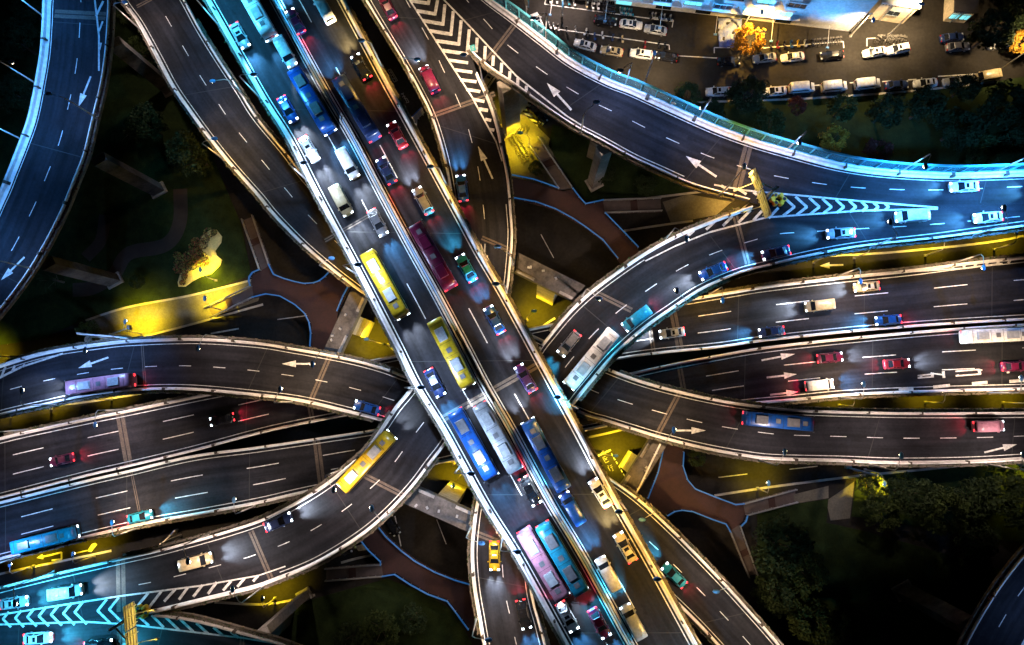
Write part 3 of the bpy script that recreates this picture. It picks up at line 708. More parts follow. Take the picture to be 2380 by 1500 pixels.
for i, (x, y) in enumerate(((-65, 1325), (20, 1320), (105, 1314), (190, 1306), (270, 1299), (355, 1290), (440, 1281), (520, 1272), (680, 1262), (760, 1253))):
    k = .62 + i * .055; T += [stroke(q7(x, y), q7(x + 62 * k, y - 78 * k), 5.5), stroke(q7(x, y - 4), q7(x + 85 * k, y + 80 * k), 5.5)]
for p, r in (((1035, 1135), (960, 1225)), ((1125, 1125), (1020, 1262)), ((1222, 1110), (1145, 1195)), ((1312, 1095), (1248, 1182)), ((1412, 1080), (1348, 1162)), ((1512, 1060), (1450, 1142)), ((1612, 1052), (1556, 1118)), ((1705, 1035), (1655, 1092)),
             ((1800, 1015), (1765, 1055))): T.append(stroke(q7(*p), q7(*r), 6))
ce.poly("gore_marking", T, dz=.020)
T = [stroke(q7(-100, 1360), q7(0, 1356), 4), stroke(q7(0, 1356), q7(600, 1337), 4), stroke(q7(600, 1337), q7(900, 1355), 4), stroke(q7(900, 1355), q7(1700, 1450), 4), stroke(q7(1700, 1450), q7(2100, 1520), 3.5)]
for p, r in (((960, 1290), (1040, 1365)), ((1058, 1290), (1142, 1375)), ((1148, 1298), (1250, 1395)), ((1258, 1320), (1348, 1405)), ((1368, 1345), (1452, 1420)), ((1488, 1375), (1552, 1430)), ((1608, 1405), (1662, 1447))): T.append(stroke(q7(*p), q7(*r), 6))
kk.poly("gore_marking", T, dz=.020)

# ------------------------------------------------------------------ T-shaped piers at the four corners
def tee(p, q_, zt, label, wid=3.2, toward=None):
    a, b = pix(*p, zt), pix(*q_, zt); e = (b - a).normalized(); c = (a + b) / 2; rz = math.atan2(e.y, e.x); L = (b - a).length
    t = thing("portal_pier", label, "bridge pier", (c.x, c.y, 0))
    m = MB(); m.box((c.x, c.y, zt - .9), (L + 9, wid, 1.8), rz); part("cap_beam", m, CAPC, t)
    n = Vector((-e.y, e.x, 0)); n = n if n.dot(Vector(toward or (0, 0, 0)) - c) > 0 else -n
    m = MB(); cc = c + n * .25; m.box((cc.x, cc.y, (zt - 1.8) / 2), (3.6, 2.5, zt - 1.8), rz); part("column", m, CONC, t)
    m = MB()
    for s_ in (-1, 1):
        k = c + e * (s_ * (L * .32)) + n * (wid / 2 - .35); m.box((k.x, k.y, zt + .12), (L * .27, .5, .24), rz)
    part("bearing_ledge", m, CONC, t)
    m = MB()
    for k in range(4):
        x = c + e * random.uniform(-L * .4, L * .4) - n * random.uniform(0, wid * .4); m.box((x.x, x.y, zt + .12), (.5, .35, .25), random.random() * 3)
    part("service_box", m, STEEL, t)
    fl = c + n * 11; k = MB(); k.box((fl.x, fl.y, .35), (.5, .5, .5)); part("flood_light", k, STEEL, t)
    o = spot("flood_beam", None, (fl.x, fl.y, .8), (0, 0, 0), (1.0, .62, .02), 9000, 75, .6, .3); o.rotation_euler = (Vector((c.x, c.y, zt * .62)) - o.location).to_track_quat('-Z', 'Y').to_euler()
    return c, n
ctr = pix(1165, 905, 0)
TP = [tee((838, 672), (770, 822), 14.0, "T shaped pier with yellow lit column beside the red walkway near the sculpted lawn", toward=ctr),
      tee((1200, 610), (1358, 688), 20.9, "T shaped pier with yellow column between gore ramp and cyan lit ramp", 3.4, ctr),
      tee((1525, 1036), (1455, 1150), 14.0, "T shaped pier with yellow lit column carrying a white pipe beside the red walkway", toward=ctr),
      tee((960, 1154), (1095, 1214), 20.9, "T shaped pier with yellow lit column above the dark road by the parked dark car", 3.4, ctr)]
sp = MB(); a, b = pix(1535, 1032, 14.6), pix(1470, 1165, 14.6); sp.tube(a, b, .16)
pp = thing("drain_pipe", "white drain pipe running along a T shaped pier by the red walkway", "pipe", (a.x, a.y, a.z)); part("pipe", sp, PARA, pp)
sp = MB(); 
for k in (.2, .5, .8): 
    c = a.lerp(b, k); sp.box((c.x, c.y, 14.25), (.2, .5, .55), .5)
part("bracket", sp, STEEL, pp)
b1 = MB(); c0, c1 = pix(688, 1403, 0), pix(620, 1480, 0); 

# ------------------------------------------------------------------ footbridges with blue rails
def rail(t, pts, z, blue=True, h=1.1, zend=None):
    P = [pix(x, y, z) for x, y in pts]
    if zend is not None:
        P = [pix(x, y, 0) for x, y in pts]
        for i, p in enumerate(P): p.z = z + (zend - z) * i / (len(P) - 1)
    m = MB(); mp = MB()
    for a, b in zip(P, P[1:]):
        u = Vector((0, 0, h)); m.tube(a + u, b + u, .13, n=6)
        m.tube(a + u * .6, b + u * .6, .05, n=5)
        L = (b - a).length; k = max(1, int(L / 1.6))
        for i in range(k + 1):
            c = a.lerp(b, i / k); mp.tube(c, c + u, .05, n=5)
    part("handrail", m, BLUELED if blue else STEEL, t); part("rail_post", mp, STEEL, t)
def stairs(t, p0, p1, q0, q1, z0, z1=0.05, n=26):
    """p0-p1 top edge pixels at z0, q0-q1 foot edge pixels at the ground"""
    A, B = pix(*p0, z0), pix(*p1, z0); Cc, D = pix(*q0, z1), pix(*q1, z1); m = MB(); lm = MB()
    for i in range(n):
        k0, k1 = i / n, (i + 1) / n
        z = z0 + (z1 - z0) * k1
        if .46 < k0 < .54: z = z0 + (z1 - z0) * .5
        a, b, c, d = A.lerp(Cc, k0), B.lerp(D, k0), B.lerp(D, k1), A.lerp(Cc, k1)
        (lm if .44 < k0 < .55 else m).prism([a, b, c, d], z - .35, z)
    part("stair_flight", m, STEP, t); part("stair_landing", lm, REDWALK, t)
    r = MB(); mp = MB()
    for a, b in ((A, Cc), (B, D)):
        u = Vector((0, 0, 1.05)); m_ = a.lerp(b, .5)
        r.tube(a + u, b + u, .15, n=6); r.tube(a + u * .5, b + u * .5, .06, n=5)
        for i in range(9): c = a.lerp(b, i / 8); mp.tube(c, c + u, .05, n=5)
    part("stair_handrail", r, STEEL, t); part("rail_post", mp, STEEL, t)
def bridge(poly, rails, label, cols):
    P = ppoly(poly, ZW); cx = sum(p.x for p in P) / len(P); cy = sum(p.y for p in P) / len(P)
    t = thing("footbridge", label, "footbridge", (cx, cy, 0)); m = MB(); m.prism(P, ZW - .5, ZW); part("walkway_deck", m, REDWALK, t)
    for r in rails: rail(t, r, ZW)
    for c in cols:
        p = pix(*c, ZW); m = MB(); m.tube((p.x, p.y, 0), (p.x, p.y, ZW - .5), .45, n=12); part("column", m, CONC, t)
    return t
t = bridge([(607, 629), (628, 616), (640, 640), (665, 650), (710, 661), (745, 655), (770, 632), (812, 668), (786, 725), (775, 800), (765, 860), (715, 860), (724, 803), (724, 755), (712, 730), (690, 710), (655, 690), (622, 685), (590, 693), (586, 667), (583, 653), (588, 638)],
           [[(628, 616), (640, 640), (665, 650), (690, 657), (710, 661), (730, 660), (745, 655), (758, 645), (768, 634)], [(607, 629), (592, 635), (584, 645), (583, 655), (586, 667)], [(590, 693), (622, 685), (655, 690), (690, 710), (712, 730), (722, 750), (726, 775), (724, 806)], [(812, 668), (800, 690), (786, 725)]],
           "red paved footbridge with blue rails and two stairs next to the sculpted lawn", [(640, 665), (745, 720), (745, 830)])
stairs(t, (607, 629), (628, 616), (566, 512), (590, 503), ZW); stairs(t, (586, 667), (590, 693), (480, 716), (492, 740), ZW)
t = bridge([(1180, 408), (1297, 440), (1310, 446), (1330, 440), (1360, 477), (1402, 468), (1405, 497), (1440, 533), (1482, 577), (1495, 600), (1455, 630), (1435, 603), (1400, 560), (1360, 530), (1290, 488), (1180, 458)],
           [[(1190, 410), (1240, 420), (1297, 440)], [(1330, 440), (1345, 460), (1360, 477), (1402, 468)], [(1405, 497), (1440, 533), (1482, 577)], [(1195, 463), (1245, 472), (1290, 488), (1330, 510), (1360, 530), (1400, 560), (1435, 603)]],
           "red paved footbridge with blue rails by the dark triangle lawn under the wide ramp", [(1340, 490), (1240, 440), (1440, 570)])
stairs(t, (1299, 441), (1328, 437), (1228, 338), (1250, 322), ZW); stairs(t, (1402, 468), (1405, 497), (1535, 463), (1537, 492), ZW)
t = bridge([(1530, 1010), (1595, 1010), (1587, 1060), (1585, 1083), (1595, 1114), (1613, 1135), (1663, 1155), (1706, 1171), (1727, 1169), (1732, 1196), (1727, 1210), (1717, 1221), (1695, 1235), (1684, 1216), (1652, 1205), (1607, 1187), (1584, 1184), (1566, 1187), (1549, 1197), (1500, 1170), (1504, 1157), (1527, 1098), (1536, 1060)],
           [[(1540, 1040), (1536, 1060), (1527, 1098), (1504, 1157)], [(1587, 1050), (1585, 1083), (1595, 1114), (1613, 1135), (1663, 1155), (1706, 1171), (1727, 1169)], [(1549, 1197), (1566, 1187), (1584, 1184), (1607, 1187), (1652, 1205), (1684, 1216), (1695, 1235)], [(1734, 1196), (1730, 1210), (1719, 1221)]],
           "red paved footbridge with blue rails and two stairs beside the big dark trees", [(1560, 1080), (1600, 1160), (1700, 1195)])
stairs(t, (1727, 1169), (1733, 1196), (1848, 1137), (1850, 1166), ZW); stairs(t, (1695, 1235), (1717, 1221), (1738, 1340), (1757, 1334), ZW)
t = bridge([(850, 1195), (866, 1200), (876, 1216), (900, 1246), (935, 1278), (967, 1302), (1012, 1327), (1060, 1346), (1110, 1360), (1130, 1470), (1095, 1465), (1060, 1419), (1041, 1394), (996, 1378), (956, 1356), (919, 1332), (890, 1337), (887, 1310), (887, 1303), (858, 1276), (838, 1250), (820, 1225)],
           [[(876, 1216), (900, 1246), (935, 1278), (967, 1302), (1012, 1327), (1060, 1346), (1095, 1356)], [(838, 1250), (858, 1276), (887, 1303), (887, 1312)], [(890, 1337), (919, 1332), (956, 1356), (996, 1378), (1041, 1394), (1060, 1419), (1090, 1460)]],
           "red paved footbridge with blue rails sweeping past the dark road and parked dark car", [(900, 1290), (1000, 1355), (1080, 1400)])
stairs(t, (887, 1310), (890, 1337), (758, 1320), (758, 1348), ZW)
# ------------------------------------------------------------------ vehicles
PROTO = {}
def loft(st, ring):
    m = MB(); k = None; vs = []
    for s_ in st:
        r = ring(*s_[1:]); k = len(r); vs += [(s_[0], y, z) for y, z in r]
    n = len(st)
    fs = [(i * k + j, (i + 1) * k + j, (i + 1) * k + (j + 1) % k, i * k + (j + 1) % k) for i in range(n - 1) for j in range(k)]
    m.add(vs, fs + [tuple(range(k)), tuple(range(n * k - 1, n * k - k - 1, -1))]); return m
def ring(w, zs, zb=.24): return [(-w * .9, zb), (-w, zb + .22), (-w * .985, zs - .16), (-w * .86, zs), (0, zs + .025), (w * .86, zs), (w * .985, zs - .16), (w, zb + .22), (w * .9, zb)]
def wheels(t, xs, y, r):
    for x in xs:
        for s_ in (-1, 1):
            m = MB(); m.tube((x, s_ * (y - .2), r), (x, s_ * y, r), r, n=14); wv = part("wheel", m, TYRE, t, False)
            m = MB(); m.tube((x, s_ * y, r), (x, s_ * (y + .02), r), r * .62, n=10); part("rim", m, RIM, wv, False)
def lights(t, xf, xr, y, zf, zr, on, sz=(.34, .42, .16)):
    for s_ in (-1, 1):
        m = MB(); m.box((xf, s_ * y, zf), sz, taper=.75); part("headlight", m, HLAMP if on else HOFF, t, False)
    for s_ in (-1, 1):
        m = MB(); m.box((xr, s_ * y, zr), (.2, sz[1], sz[2]), taper=.8); part("taillight", m, TLAMP if on else TOFF, t, False)
def make_vehicle(kind, colour, on):
    key = (kind, colour, on)
    if key in PROTO: return PROTO[key], False
    t = thing(dict(sedan="sedan_car", suv="suv_car", van="passenger_van", bus="city_bus", taxi="taxi_car", truck="box_truck")[kind], "", "car")
    P = CP[colour]
    if kind in ("sedan", "taxi", "suv"):
        u = kind == "suv"; H = .22 if u else 0
        b = loft([(-2.42, .62, .62 + H), (-2.36, .78, .84 + H), (-2.05, .87, .95 + H), (-1.3, .91, .97 + H), (0, .92, .95 + H), (1.05, .91, .93 + H), (1.75, .88, .84 + H), (2.2, .80, .74 + H), (2.4, .66, .62 + H), (2.46, .5, .5 + H)], ring)
        for s_ in (-1, 1): b.box((.85, s_ * 1.0, 1.0 + H), (.18, .22, .13))
        part("body", b, P, t, False, True)
        xr0, xr1, xt0, xt1 = (-2.1, 1.2, -1.85, .4) if u else (-1.85, 1.2, -1.1, .32)
        g = MB(); z0, z1 = .9 + H, 1.38 + H * 1.3
        g.add([(xr0, -.80, z0), (xr1, -.80, z0), (xr1, .80, z0), (xr0, .80, z0), (xt0, -.62, z1), (xt1, -.62, z1), (xt1, .62, z1), (xt0, .62, z1)], [(3, 2, 1, 0), (4, 5, 6, 7), (0, 1, 5, 4), (1, 2, 6, 5), (2, 3, 7, 6), (3, 0, 4, 7)])
        part("windows", g, GLASS, t, False)
        rf = MB(); rf.add([(xt0 - .02, -.66, z1 - .03), (xt1 + .03, -.66, z1 - .03), (xt1 + .03, .66, z1 - .03), (xt0 - .02, .66, z1 - .03), (xt0 + .06, -.56, z1 + .06), (xt1 - .08, -.56, z1 + .06), (xt1 - .08, .56, z1 + .06), (xt0 + .06, .56, z1 + .06)], [(4, 5, 6, 7), (0, 1, 5, 4), (1, 2, 6, 5), (2, 3, 7, 6), (3, 0, 4, 7), (3, 2, 1, 0)])
        for s_ in (-1, 1):
            rf.tube((xt1, s_ * .63, z1), (xr1 + .03, s_ * .8, z0), .055, n=5); rf.tube((xt0, s_ * .63, z1), (xr0 - .03, s_ * .79, z0), .075, n=5); rf.tube((-.4, s_ * .65, z1), (-.4, s_ * .82, z0), .05, n=5)
        part("roof", rf, P, t, False)
        if kind == "taxi":
            m = MB(); m.box((-.3, 0, z1 + .15), (.22, .7, .16), taper=.8); part("roof_sign", m, WLIT, t, False)
        elif colour in ("white", "silver", "cream"):
            m = MB(); m.box((-.15, 0, z1 + .062), (.5, .78, .02)); part("sunroof", m, GLASS, t, False)
        wheels(t, (-1.42, 1.42), .92, .33 if not u else .37); lights(t, 2.2, -2.32, .62, .70 + H, .80 + H, on)
        L = 4.9
    elif kind == "van":
        b = loft([(-2.6, .84, 1.75), (-2.5, .95, 2.0), (-1.5, .97, 2.08), (.6, .97, 2.06), (1.15, .96, 1.98), (1.75, .95, 1.3), (2.35, .90, 1.05), (2.62, .78, .85), (2.68, .6, .6)], lambda w, z: ring(w, z, .28))
        for s_ in (-1, 1): b.box((1.35, s_ * 1.06, 1.2), (.2, .2, .22))
        part("body", b, P, t, False, True)
        m = MB(); m.add([(1.22, -.78, 1.96), (1.22, .78, 1.96), (1.80, .84, 1.32), (1.80, -.84, 1.32)], [(0, 3, 2, 1)]); part("windscreen", m, GLASS, t, False)
        for s_ in (-1, 1):
            m = MB(); m.box((-.6, s_ * .955, 1.5), (3.4, .05, .5)); part("side_windows", m, GLASS, t, False)
        m = MB(); m.box((-2.58, 0, 1.5), (.08, 1.4, .5)); part("rear_window", m, GLASS, t, False)
        m = MB()
        for i in range(4): m.box((-1.9 + i * .75, 0, 2.115), (.06, 1.3, .03))
        part("roof_ribs", m, P, t, False)
        wheels(t, (-1.6, 1.6), .98, .35); lights(t, 2.48, -2.58, .68, .85, 1.0, on)
        L = 5.3
    else:
        b = loft([(-5.9, 1.0, 2.6), (-5.8, 1.22, 2.95), (-5.2, 1.25, 3.05), (5.0, 1.25, 3.05), (5.7, 1.2, 2.9), (5.9, 1.1, 2.3), (5.95, 1.0, .9)], lambda w, z: ring(w, z, .35))
        part("body", b, P, t, False, True)
        for s_ in (-1, 1):
            m = MB(); m.box((0, s_ * 1.245, 1.9), (10.6, .05, .95)); part("side_windows", m, GLASS, t, False)
        m = MB(); m.add([(5.66, -1.05, 2.82), (5.66, 1.05, 2.82), (5.97, 1.0, 1.3), (5.97, -1.0, 1.3)], [(0, 3, 2, 1)]); part("windscreen", m, GLASS, t, False)
        for x in (-3.2, 2.2):
            m = MB(); m.box((x, 0, 3.2), (2.2, 1.5, .3), taper=.9); part("roof_unit", m, P if colour in ("purple", "maroon", "navy") else CP["grey"] if colour in ("blue", "cyan") else CP["silver"], t, False)
        for x in (-.4, 4.2):
            m = MB(); m.box((x, 0, 3.11), (.8, .8, .08)); part("roof_hatch", m, CP["grey"], t, False)
        m = MB()
        for s_ in (-1, 1): m.box((6.0, s_ * 1.35, 2.3), (.15, .22, .5))
        part("mirrors", m, BLACK, t, False)
        m = MB()
        for x in (-5.0, -1.7, .5, 3.6): m.box((x, 0, 3.085), (.05, 2.1, .03))
        part("roof_seam", m, BLACK, t, False)
        wheels(t, (-3.4, 3.6), 1.24, .48); lights(t, 5.86, -5.86, .92, .95, 1.1, on, (.3, .5, .25))
        L = 11.9
    PROTO[key] = t
    return t, True
LD = {}
def ldata(name, color, watts, angle, blend, radius):
    if name not in LD:
        l = bpy.data.lights.new(name, 'SPOT'); l.color = color; l.energy = watts; l.spot_size = R(angle); l.spot_blend = blend; l.shadow_soft_size = radius; LD[name] = l
    return LD[name]
BEAM = dict(w=(.75, .88, 1.0), b=(.10, .48, 1.0), c=(.06, .62, .95), y=(1.0, .72, .25))
CATS = dict(sedan="car", suv="car", van="van", bus="bus", taxi="taxi")
def place(kind, colour, loc, rz, label, group, on=False, beam=None, tail=0, power=1.0):
    p, new = make_vehicle(kind, colour, on)
    if new: t = p; t.location = loc; t.rotation_euler = (0, 0, rz)
    else: t = dup(p, loc, rz)
    t["label"] = label; t["category"] = CATS[kind]; t["group"] = group
    if on:
        xf, h, y = (6.0, 1.0, .9) if kind == "bus" else (2.72, .85, .68) if kind == "van" else (2.5, .72, .62)
        if beam:
            d = ldata("headlight_beam_%s_%s" % (beam, kind), BEAM[beam], 14000 * power, 56, 1.0, .35)
            for s_ in (-1, 1):
                o = bpy.data.objects.new("headlight_beam", d); o.location = (xf + .05, s_ * y, h); o.rotation_euler = (0, -R(90 - 7.5), 0); o.parent = t; col.objects.link(o)
        if tail:
            d = ldata("tail_glow_%s" % kind, (1.0, .02, .06), 420 * tail, 80, .9, .1)
            for s_ in (-1, 1):
                o = bpy.data.objects.new("tail_glow", d); o.location = (-xf - .05, s_ * y, h); o.rotation_euler = (0, R(90 - 22), 0); o.parent = t; col.objects.link(o)
    return t
G_TOP, G_RAMP, G_CROSS, G_PARK = "vehicles on the top highway", "vehicles on the ramps", "vehicles on the cross highway", "cars parked along the street"
def drive(road, sg, rows, group):
    for px, py, kind, colour, beam, tail, label in rows:
        f, u = road.idx((px, py)); t = road.tan(f) * sg; p = pix(px, py, road.z)
        place(kind, colour, (p.x, p.y, road.z + .03), math.atan2(t.y, t.x), label, group, True, beam, tail)
drive(main, 1, [
 (600, 30, "bus", "white", "b", 0, "white bus highest up the cyan lit lanes of the top highway"),
 (562, 88, "sedan", "silver", "b", 0, "silver sedan beside the parapet at the start of the cyan lit lanes"),
 (668, 128, "van", "white", "w", 0, "white van by the median where the top highway enters the picture"),
 (733, 245, "bus", "blue", "b", 0, "blue bus near the median on the cyan lit upper stretch"),
 (672, 258, "sedan", "blue", "w", 0, "blue sedan at the parapet side, next to the blue bus"),
 (722, 350, "sedan", "white", "w", 0, "white sedan at the parapet side just past the blue bus"),
 (812, 385, "van", "white", "w", 0, "white van next to the median between the blue bus and the cream van"),
 (797, 470, "van", "cream", "w", 0, "cream van in the parapet lane of the top highway"),
 (880, 520, "sedan", "grey", "b", 0, "grey sedan in the median lane level with the cream van"),
 (900, 665, "bus", "yellow", "w", 0, "upper of two yellow buses, nearer the parapet of the top highway"),
 (1052, 822, "bus", "yellow", "w", 0, "lower of two yellow buses, running beside the black median fence"),
 (1012, 890, "sedan", "navy", "b", 0, "navy sedan in the parapet lane just above the long highway joint"),
 (1102, 1030, "bus", "blue", "b", 0, "blue bus just past the long joint of the top highway, parapet lane"),
 (1158, 1015, "bus", "silver", "w", 0, "silver bus just past the long joint of the top highway, median lane"),
 (1232, 1140, "sedan", "black", None, 2.0, "black sedan braking with bright red lamps ahead of the cyan bus"),
 (1305, 1292, "bus", "cyan", "c", .6, "cyan bus beside the median on the lower stretch of the top highway"),
 (1262, 1305, "bus", "pink", "w", .8, "pale pink bus running alongside the cyan bus"),
 (1318, 1430, "sedan", "silver", "b", 2.0, "silver sedan with red lamps ahead of the pale pink bus"),
 (1392, 1445, "sedan", "maroon", "b", 1.6, "maroon sedan near the median at the bottom edge"),
], G_TOP)
drive(main, -1, [
 (690, 55, "sedan", "maroon", "b", 1.5, "maroon sedan in the median lane heading away at the top edge"),
 (757, 28, "van", "white", "b", 0, "white van by the gold lit parapet heading away at the top edge"),
 (835, 262, "bus", "navy", "b", 1.0, "dark navy bus in the median lane heading away"),
 (842, 160, "sedan", "black", "y", .8, "black sedan with amber beams by the gold lit parapet"),
 (925, 318, "sedan", "red", None, 2.0, "red sedan by the lit lamp of the gold parapet"),
 (900, 400, "sedan", "navy", None, 2.4, "navy sedan with long pink tail glow behind the dark navy bus"),
 (985, 470, "suv", "grey", "w", 1.6, "grey suv near the gold parapet above the maroon bus"),
 (1010, 600, "bus", "maroon", None, 1.6, "maroon bus in the median lane of the top highway"),
 (1085, 625, "sedan", "cyan", "c", .5, "cyan sedan beside the maroon bus"),
 (1150, 745, "sedan", "blue", "b", .5, "blue sedan in the gold parapet lane above the lamp at the crossing"),
 (1222, 880, "sedan", "purple", "w", 1.6, "purple sedan right on the long joint of the top highway"),
 (1268, 1055, "bus", "blue", "w", 0, "blue bus heading away just below the long joint"),
 (1330, 1180, "van", "blue", "b", 0, "blue van following the blue bus heading away below the long joint"),
 (1395, 1145, "sedan", "white", "w", 0, "white sedan in the gold parapet lane beside the blue van"),
 (1452, 1270, "sedan", "cream", "y", 0, "cream sedan on the gold lit parapet lane above the yellow gantry paint"),
 (1412, 1330, "van", "white", "b", 0, "white van in the median lane above the cyan glow at the bottom"),
 (1470, 1440, "van", "silver", "c", 0, "silver van entering by the median at the bottom edge"),
], G_TOP)
drive(ce, -1, [
 (903, 22, "sedan", "maroon", "w", 1.8, "maroon sedan on the ramp at the top edge beside the chevrons"),
 (1000, 190, "van", "maroon", "w", 2.4, "maroon van on the ramp beside the striped gore"),
 (1075, 440, "sedan", "blue", "b", .4, "blue sedan under the white lane arrow of the gore ramp"),
 (858, 1070, "bus", "yellow", "w", .4, "yellow bus on the curving ramp below the highway"),
 (650, 1212, "sedan", "navy", "w", 0, "navy sedan following the yellow bus along the curve"),
 (462, 1302, "van", "cream", "w", 0, "cream van on the lower curve near the long shadowed joint"),
 (162, 1372, "van", "white", "w", 0, "white van on the cyan lit deck above the chevrons"),
 (40, 1398, "sedan", "silver", "c", 0, "silver sedan at the frame edge on the cyan lit deck"),
], G_RAMP)
drive(kk, 1, [(95, 1480, "sedan", "white", "c", 0, "white sedan below the lower chevrons on the cyan lit deck"), (235, 1497, "sedan", "black", "c", 1.0, "black sedan under the pale sign board")], G_RAMP)
drive(es, 1, [
 (2290, 508, "sedan", "white", "b", 0, "white sedan on the bright blue merge, nearer the frame edge"),
 (2112, 506, "van", "white", "b", 0, "white van on the bright blue merge beside the chevron tip"),
 (1950, 545, "sedan", "silver", "b", 0, "silver sedan on the blue merge behind the navy sedan"),
 (1800, 590, "sedan", "navy", "b", 0, "navy sedan crossing the brown joint below the yellow sign"),
 (1655, 632, "sedan", "blue", "w", .5, "blue sedan on the ramp curve below the chevrons"),
 (1478, 742, "van", "cyan", "c", .3, "cyan van on the tight ramp curve towards the highway"),
 (1372, 835, "bus", "white", "c", .3, "white bus about to pass under the highway on the cyan lit curve"),
 (1322, 800, "suv", "grey", "c", 0, "grey suv beside the white bus at the underpass"),
 (1150, 1290, "taxi", "yellow", "w", 1.2, "yellow taxi on the ramp emerging at the bottom"),
 (1217, 1425, "sedan", "black", "b", 2.2, "black sedan with bright red lamps on the ramp at the bottom"),
], G_RAMP)
drive(dd, -1, [(2235, 437, "sedan", "white", "b", 0, "white sedan below the teal screen on the blue lit merge"), (2430, 440, "van", "silver", "b", 0, "silver van entering the blue lit merge")], G_RAMP)
drive(gf, -1, [
 (248, 893, "bus", "pink", "w", 2.0, "pale pink bus on the low ramp below the blue lane arrow"),
 (855, 948, "sedan", "blue", None, .4, "blue sedan on the low ramp about to pass under"),
 (1565, 1335, "sedan", "cyan", "c", .6, "cyan sedan on the low ramp in the bottom corner"),
], G_RAMP)
drive(bh, 1, [(1800, 978, "bus", "blue", None, 1.8, "blue bus with red lamps on the low ramp past the arrow"), (2290, 990, "van", "pink", None, 2.4, "pink van glowing red on the low ramp by the frame edge")], G_RAMP)
drive(h1, -1, [
 (520, 975, "sedan", "black", None, 1.6, "black sedan with red lamps on the cross highway below the low ramp"),
 (150, 1068, "sedan", "maroon", None, 2.2, "maroon sedan on the cross highway near the frame edge"),
 (2010, 668, "sedan", "cream", "w", 0, "cream sedan in the outer lane of the cross highway below the hatching"),
 (1900, 712, "van", "cream", "w", 0, "cream van in the middle lane of the cross highway"),
 (1790, 772, "sedan", "navy", "b", 0, "navy sedan beside the split median of the cross highway"),
 (2060, 745, "sedan", "blue", "b", .5, "blue sedan behind the navy one beside the median"),
 (1560, 775, "sedan", "silver", "w", 0, "silver sedan on the cross highway about to pass under the ramp curve"),
], G_CROSS)
drive(h2, 1, [
 (120, 1250, "bus", "cyan", None, .6, "cyan bus on the cross highway above the street lamp"),
 (330, 1200, "sedan", "cyan", "c", .4, "cyan sedan ahead of the cyan bus"),
 (1900, 895, "van", "white", "b", .4, "white van by the planter on the cross highway near the lane lettering"),
 (2080, 846, "sedan", "red", "w", 1.8, "red sedan in the middle lane above the lane lettering"),
 (1925, 832, "sedan", "maroon", "w", 1.6, "maroon sedan just past the white lane arrows"),
 (2300, 782, "bus", "white", "w", .5, "white bus beside the median near the frame edge"),
 (2352, 852, "sedan", "maroon", None, 1.6, "maroon sedan over the last lane character at the frame edge"),
], G_CROSS)
def park(rows):
    for px, py, qx, qy, kind, colour, label in rows:      # rear pixel, front pixel at ground level
        a, b = pix(px, py, .5), pix(qx, qy, .5); c = (a + b) / 2; e = b - a
        place(kind, colour, (c.x, c.y, .01), math.atan2(e.y, e.x), label, G_PARK)
park([
 (1440, 55, 1492, 61, "sedan", "white", "white sedan with sunroof behind the black car in the upper parking row"),
 (1549, 75, 1498, 66, "sedan", "silver", "silver white sedan with dark sunroof ending the upper parking row"),
 (1380, 46, 1434, 54, "suv", "black", "black suv heading the upper parking row"),
 (1257, 70, 1244, 40, "sedan", "white", "white sedan half hidden behind the teal screen rail"),
 (1385, 113, 1335, 99, "sedan", "white", "white sedan first in the lower row under the teal screen"),
 (1445, 124, 1398, 116, "sedan", "cream", "cream white sedan second in the lower row"),
 (1515, 131, 1465, 124, "suv", "white", "white suv with big dark sunroof in the lower row"),
 (1576, 138, 1520, 128, "sedan", "black", "black sedan closing the lower row behind the white suv"),
 (1664, 145, 1722, 142, "sedan", "black", "black sedan below the orange lit tree"),
 (1803, 133, 1750, 139, "sedan", "silver", "silver sedan with sunroof beside the orange lit tree"),
 (1868, 131, 1815, 137, "taxi", "white", "white taxi between the silver sedan and a black car"),
 (1960, 127, 1905, 132, "sedan", "black", "black sedan at the wall corner of the white building"),
 (2057, 118, 2006, 127, "sedan", "white", "white sedan nose to tail below the bicycle rack"),
 (2110, 111, 2060, 121, "suv", "white", "white suv parked behind the white sedan at the bicycle rack"),
 (2183, 92, 2240, 86, "sedan", "navy", "navy sedan with lit tail next to the kiosk"),
 (2198, 112, 2252, 108, "sedan", "grey", "grey sedan parked below the kiosk"),
 (2350, 100, 2294, 109, "suv", "silver", "silver suv alone by the dark tree at the street end"),
 (1690, 214, 1645, 216, "suv", "white", "white suv half hidden between two dark street trees"),
 (1823, 212, 1778, 215, "sedan", "white", "white sedan in front of the first white van"),
 (1836, 208, 1888, 204, "van", "white", "white van first of three in the kerb row"),
 (1906, 206, 1968, 200, "van", "white", "longest looking white van, middle of three in the kerb row"),
 (1986, 200, 2042, 194, "van", "white", "white van last of three in the kerb row"),
 (2056, 201, 2110, 197, "sedan", "navy", "dark navy sedan beside the white vans"),
 (2176, 192, 2124, 197, "sedan", "white", "white sedan after the navy one in the kerb row"),
 (2242, 187, 2193, 193, "sedan", "silver", "silver sedan near the end of the kerb row"),
 (2310, 177, 2268, 184, "van", "cream", "cream van at the end of the kerb row under dark trees"),
 (1130, 196, 1145, 174, "suv", "cream", "cream suv seen in the gap beside the gore planter"),
 (1231, 250, 1268, 288, "suv", "black", "black suv next to the zebra crossing under the wide ramp"),
 (903, 1205, 918, 1232, "sedan", "black", "black sedan on the dark road beside the blue railed footbridge"),
 (770, 1290, 812, 1275, "sedan", "black", "black sedan with lit road ahead below the curving ramp"),
])
pk = pix(812, 1276, 0); e = (pix(850, 1262, 0) - pk).normalized()
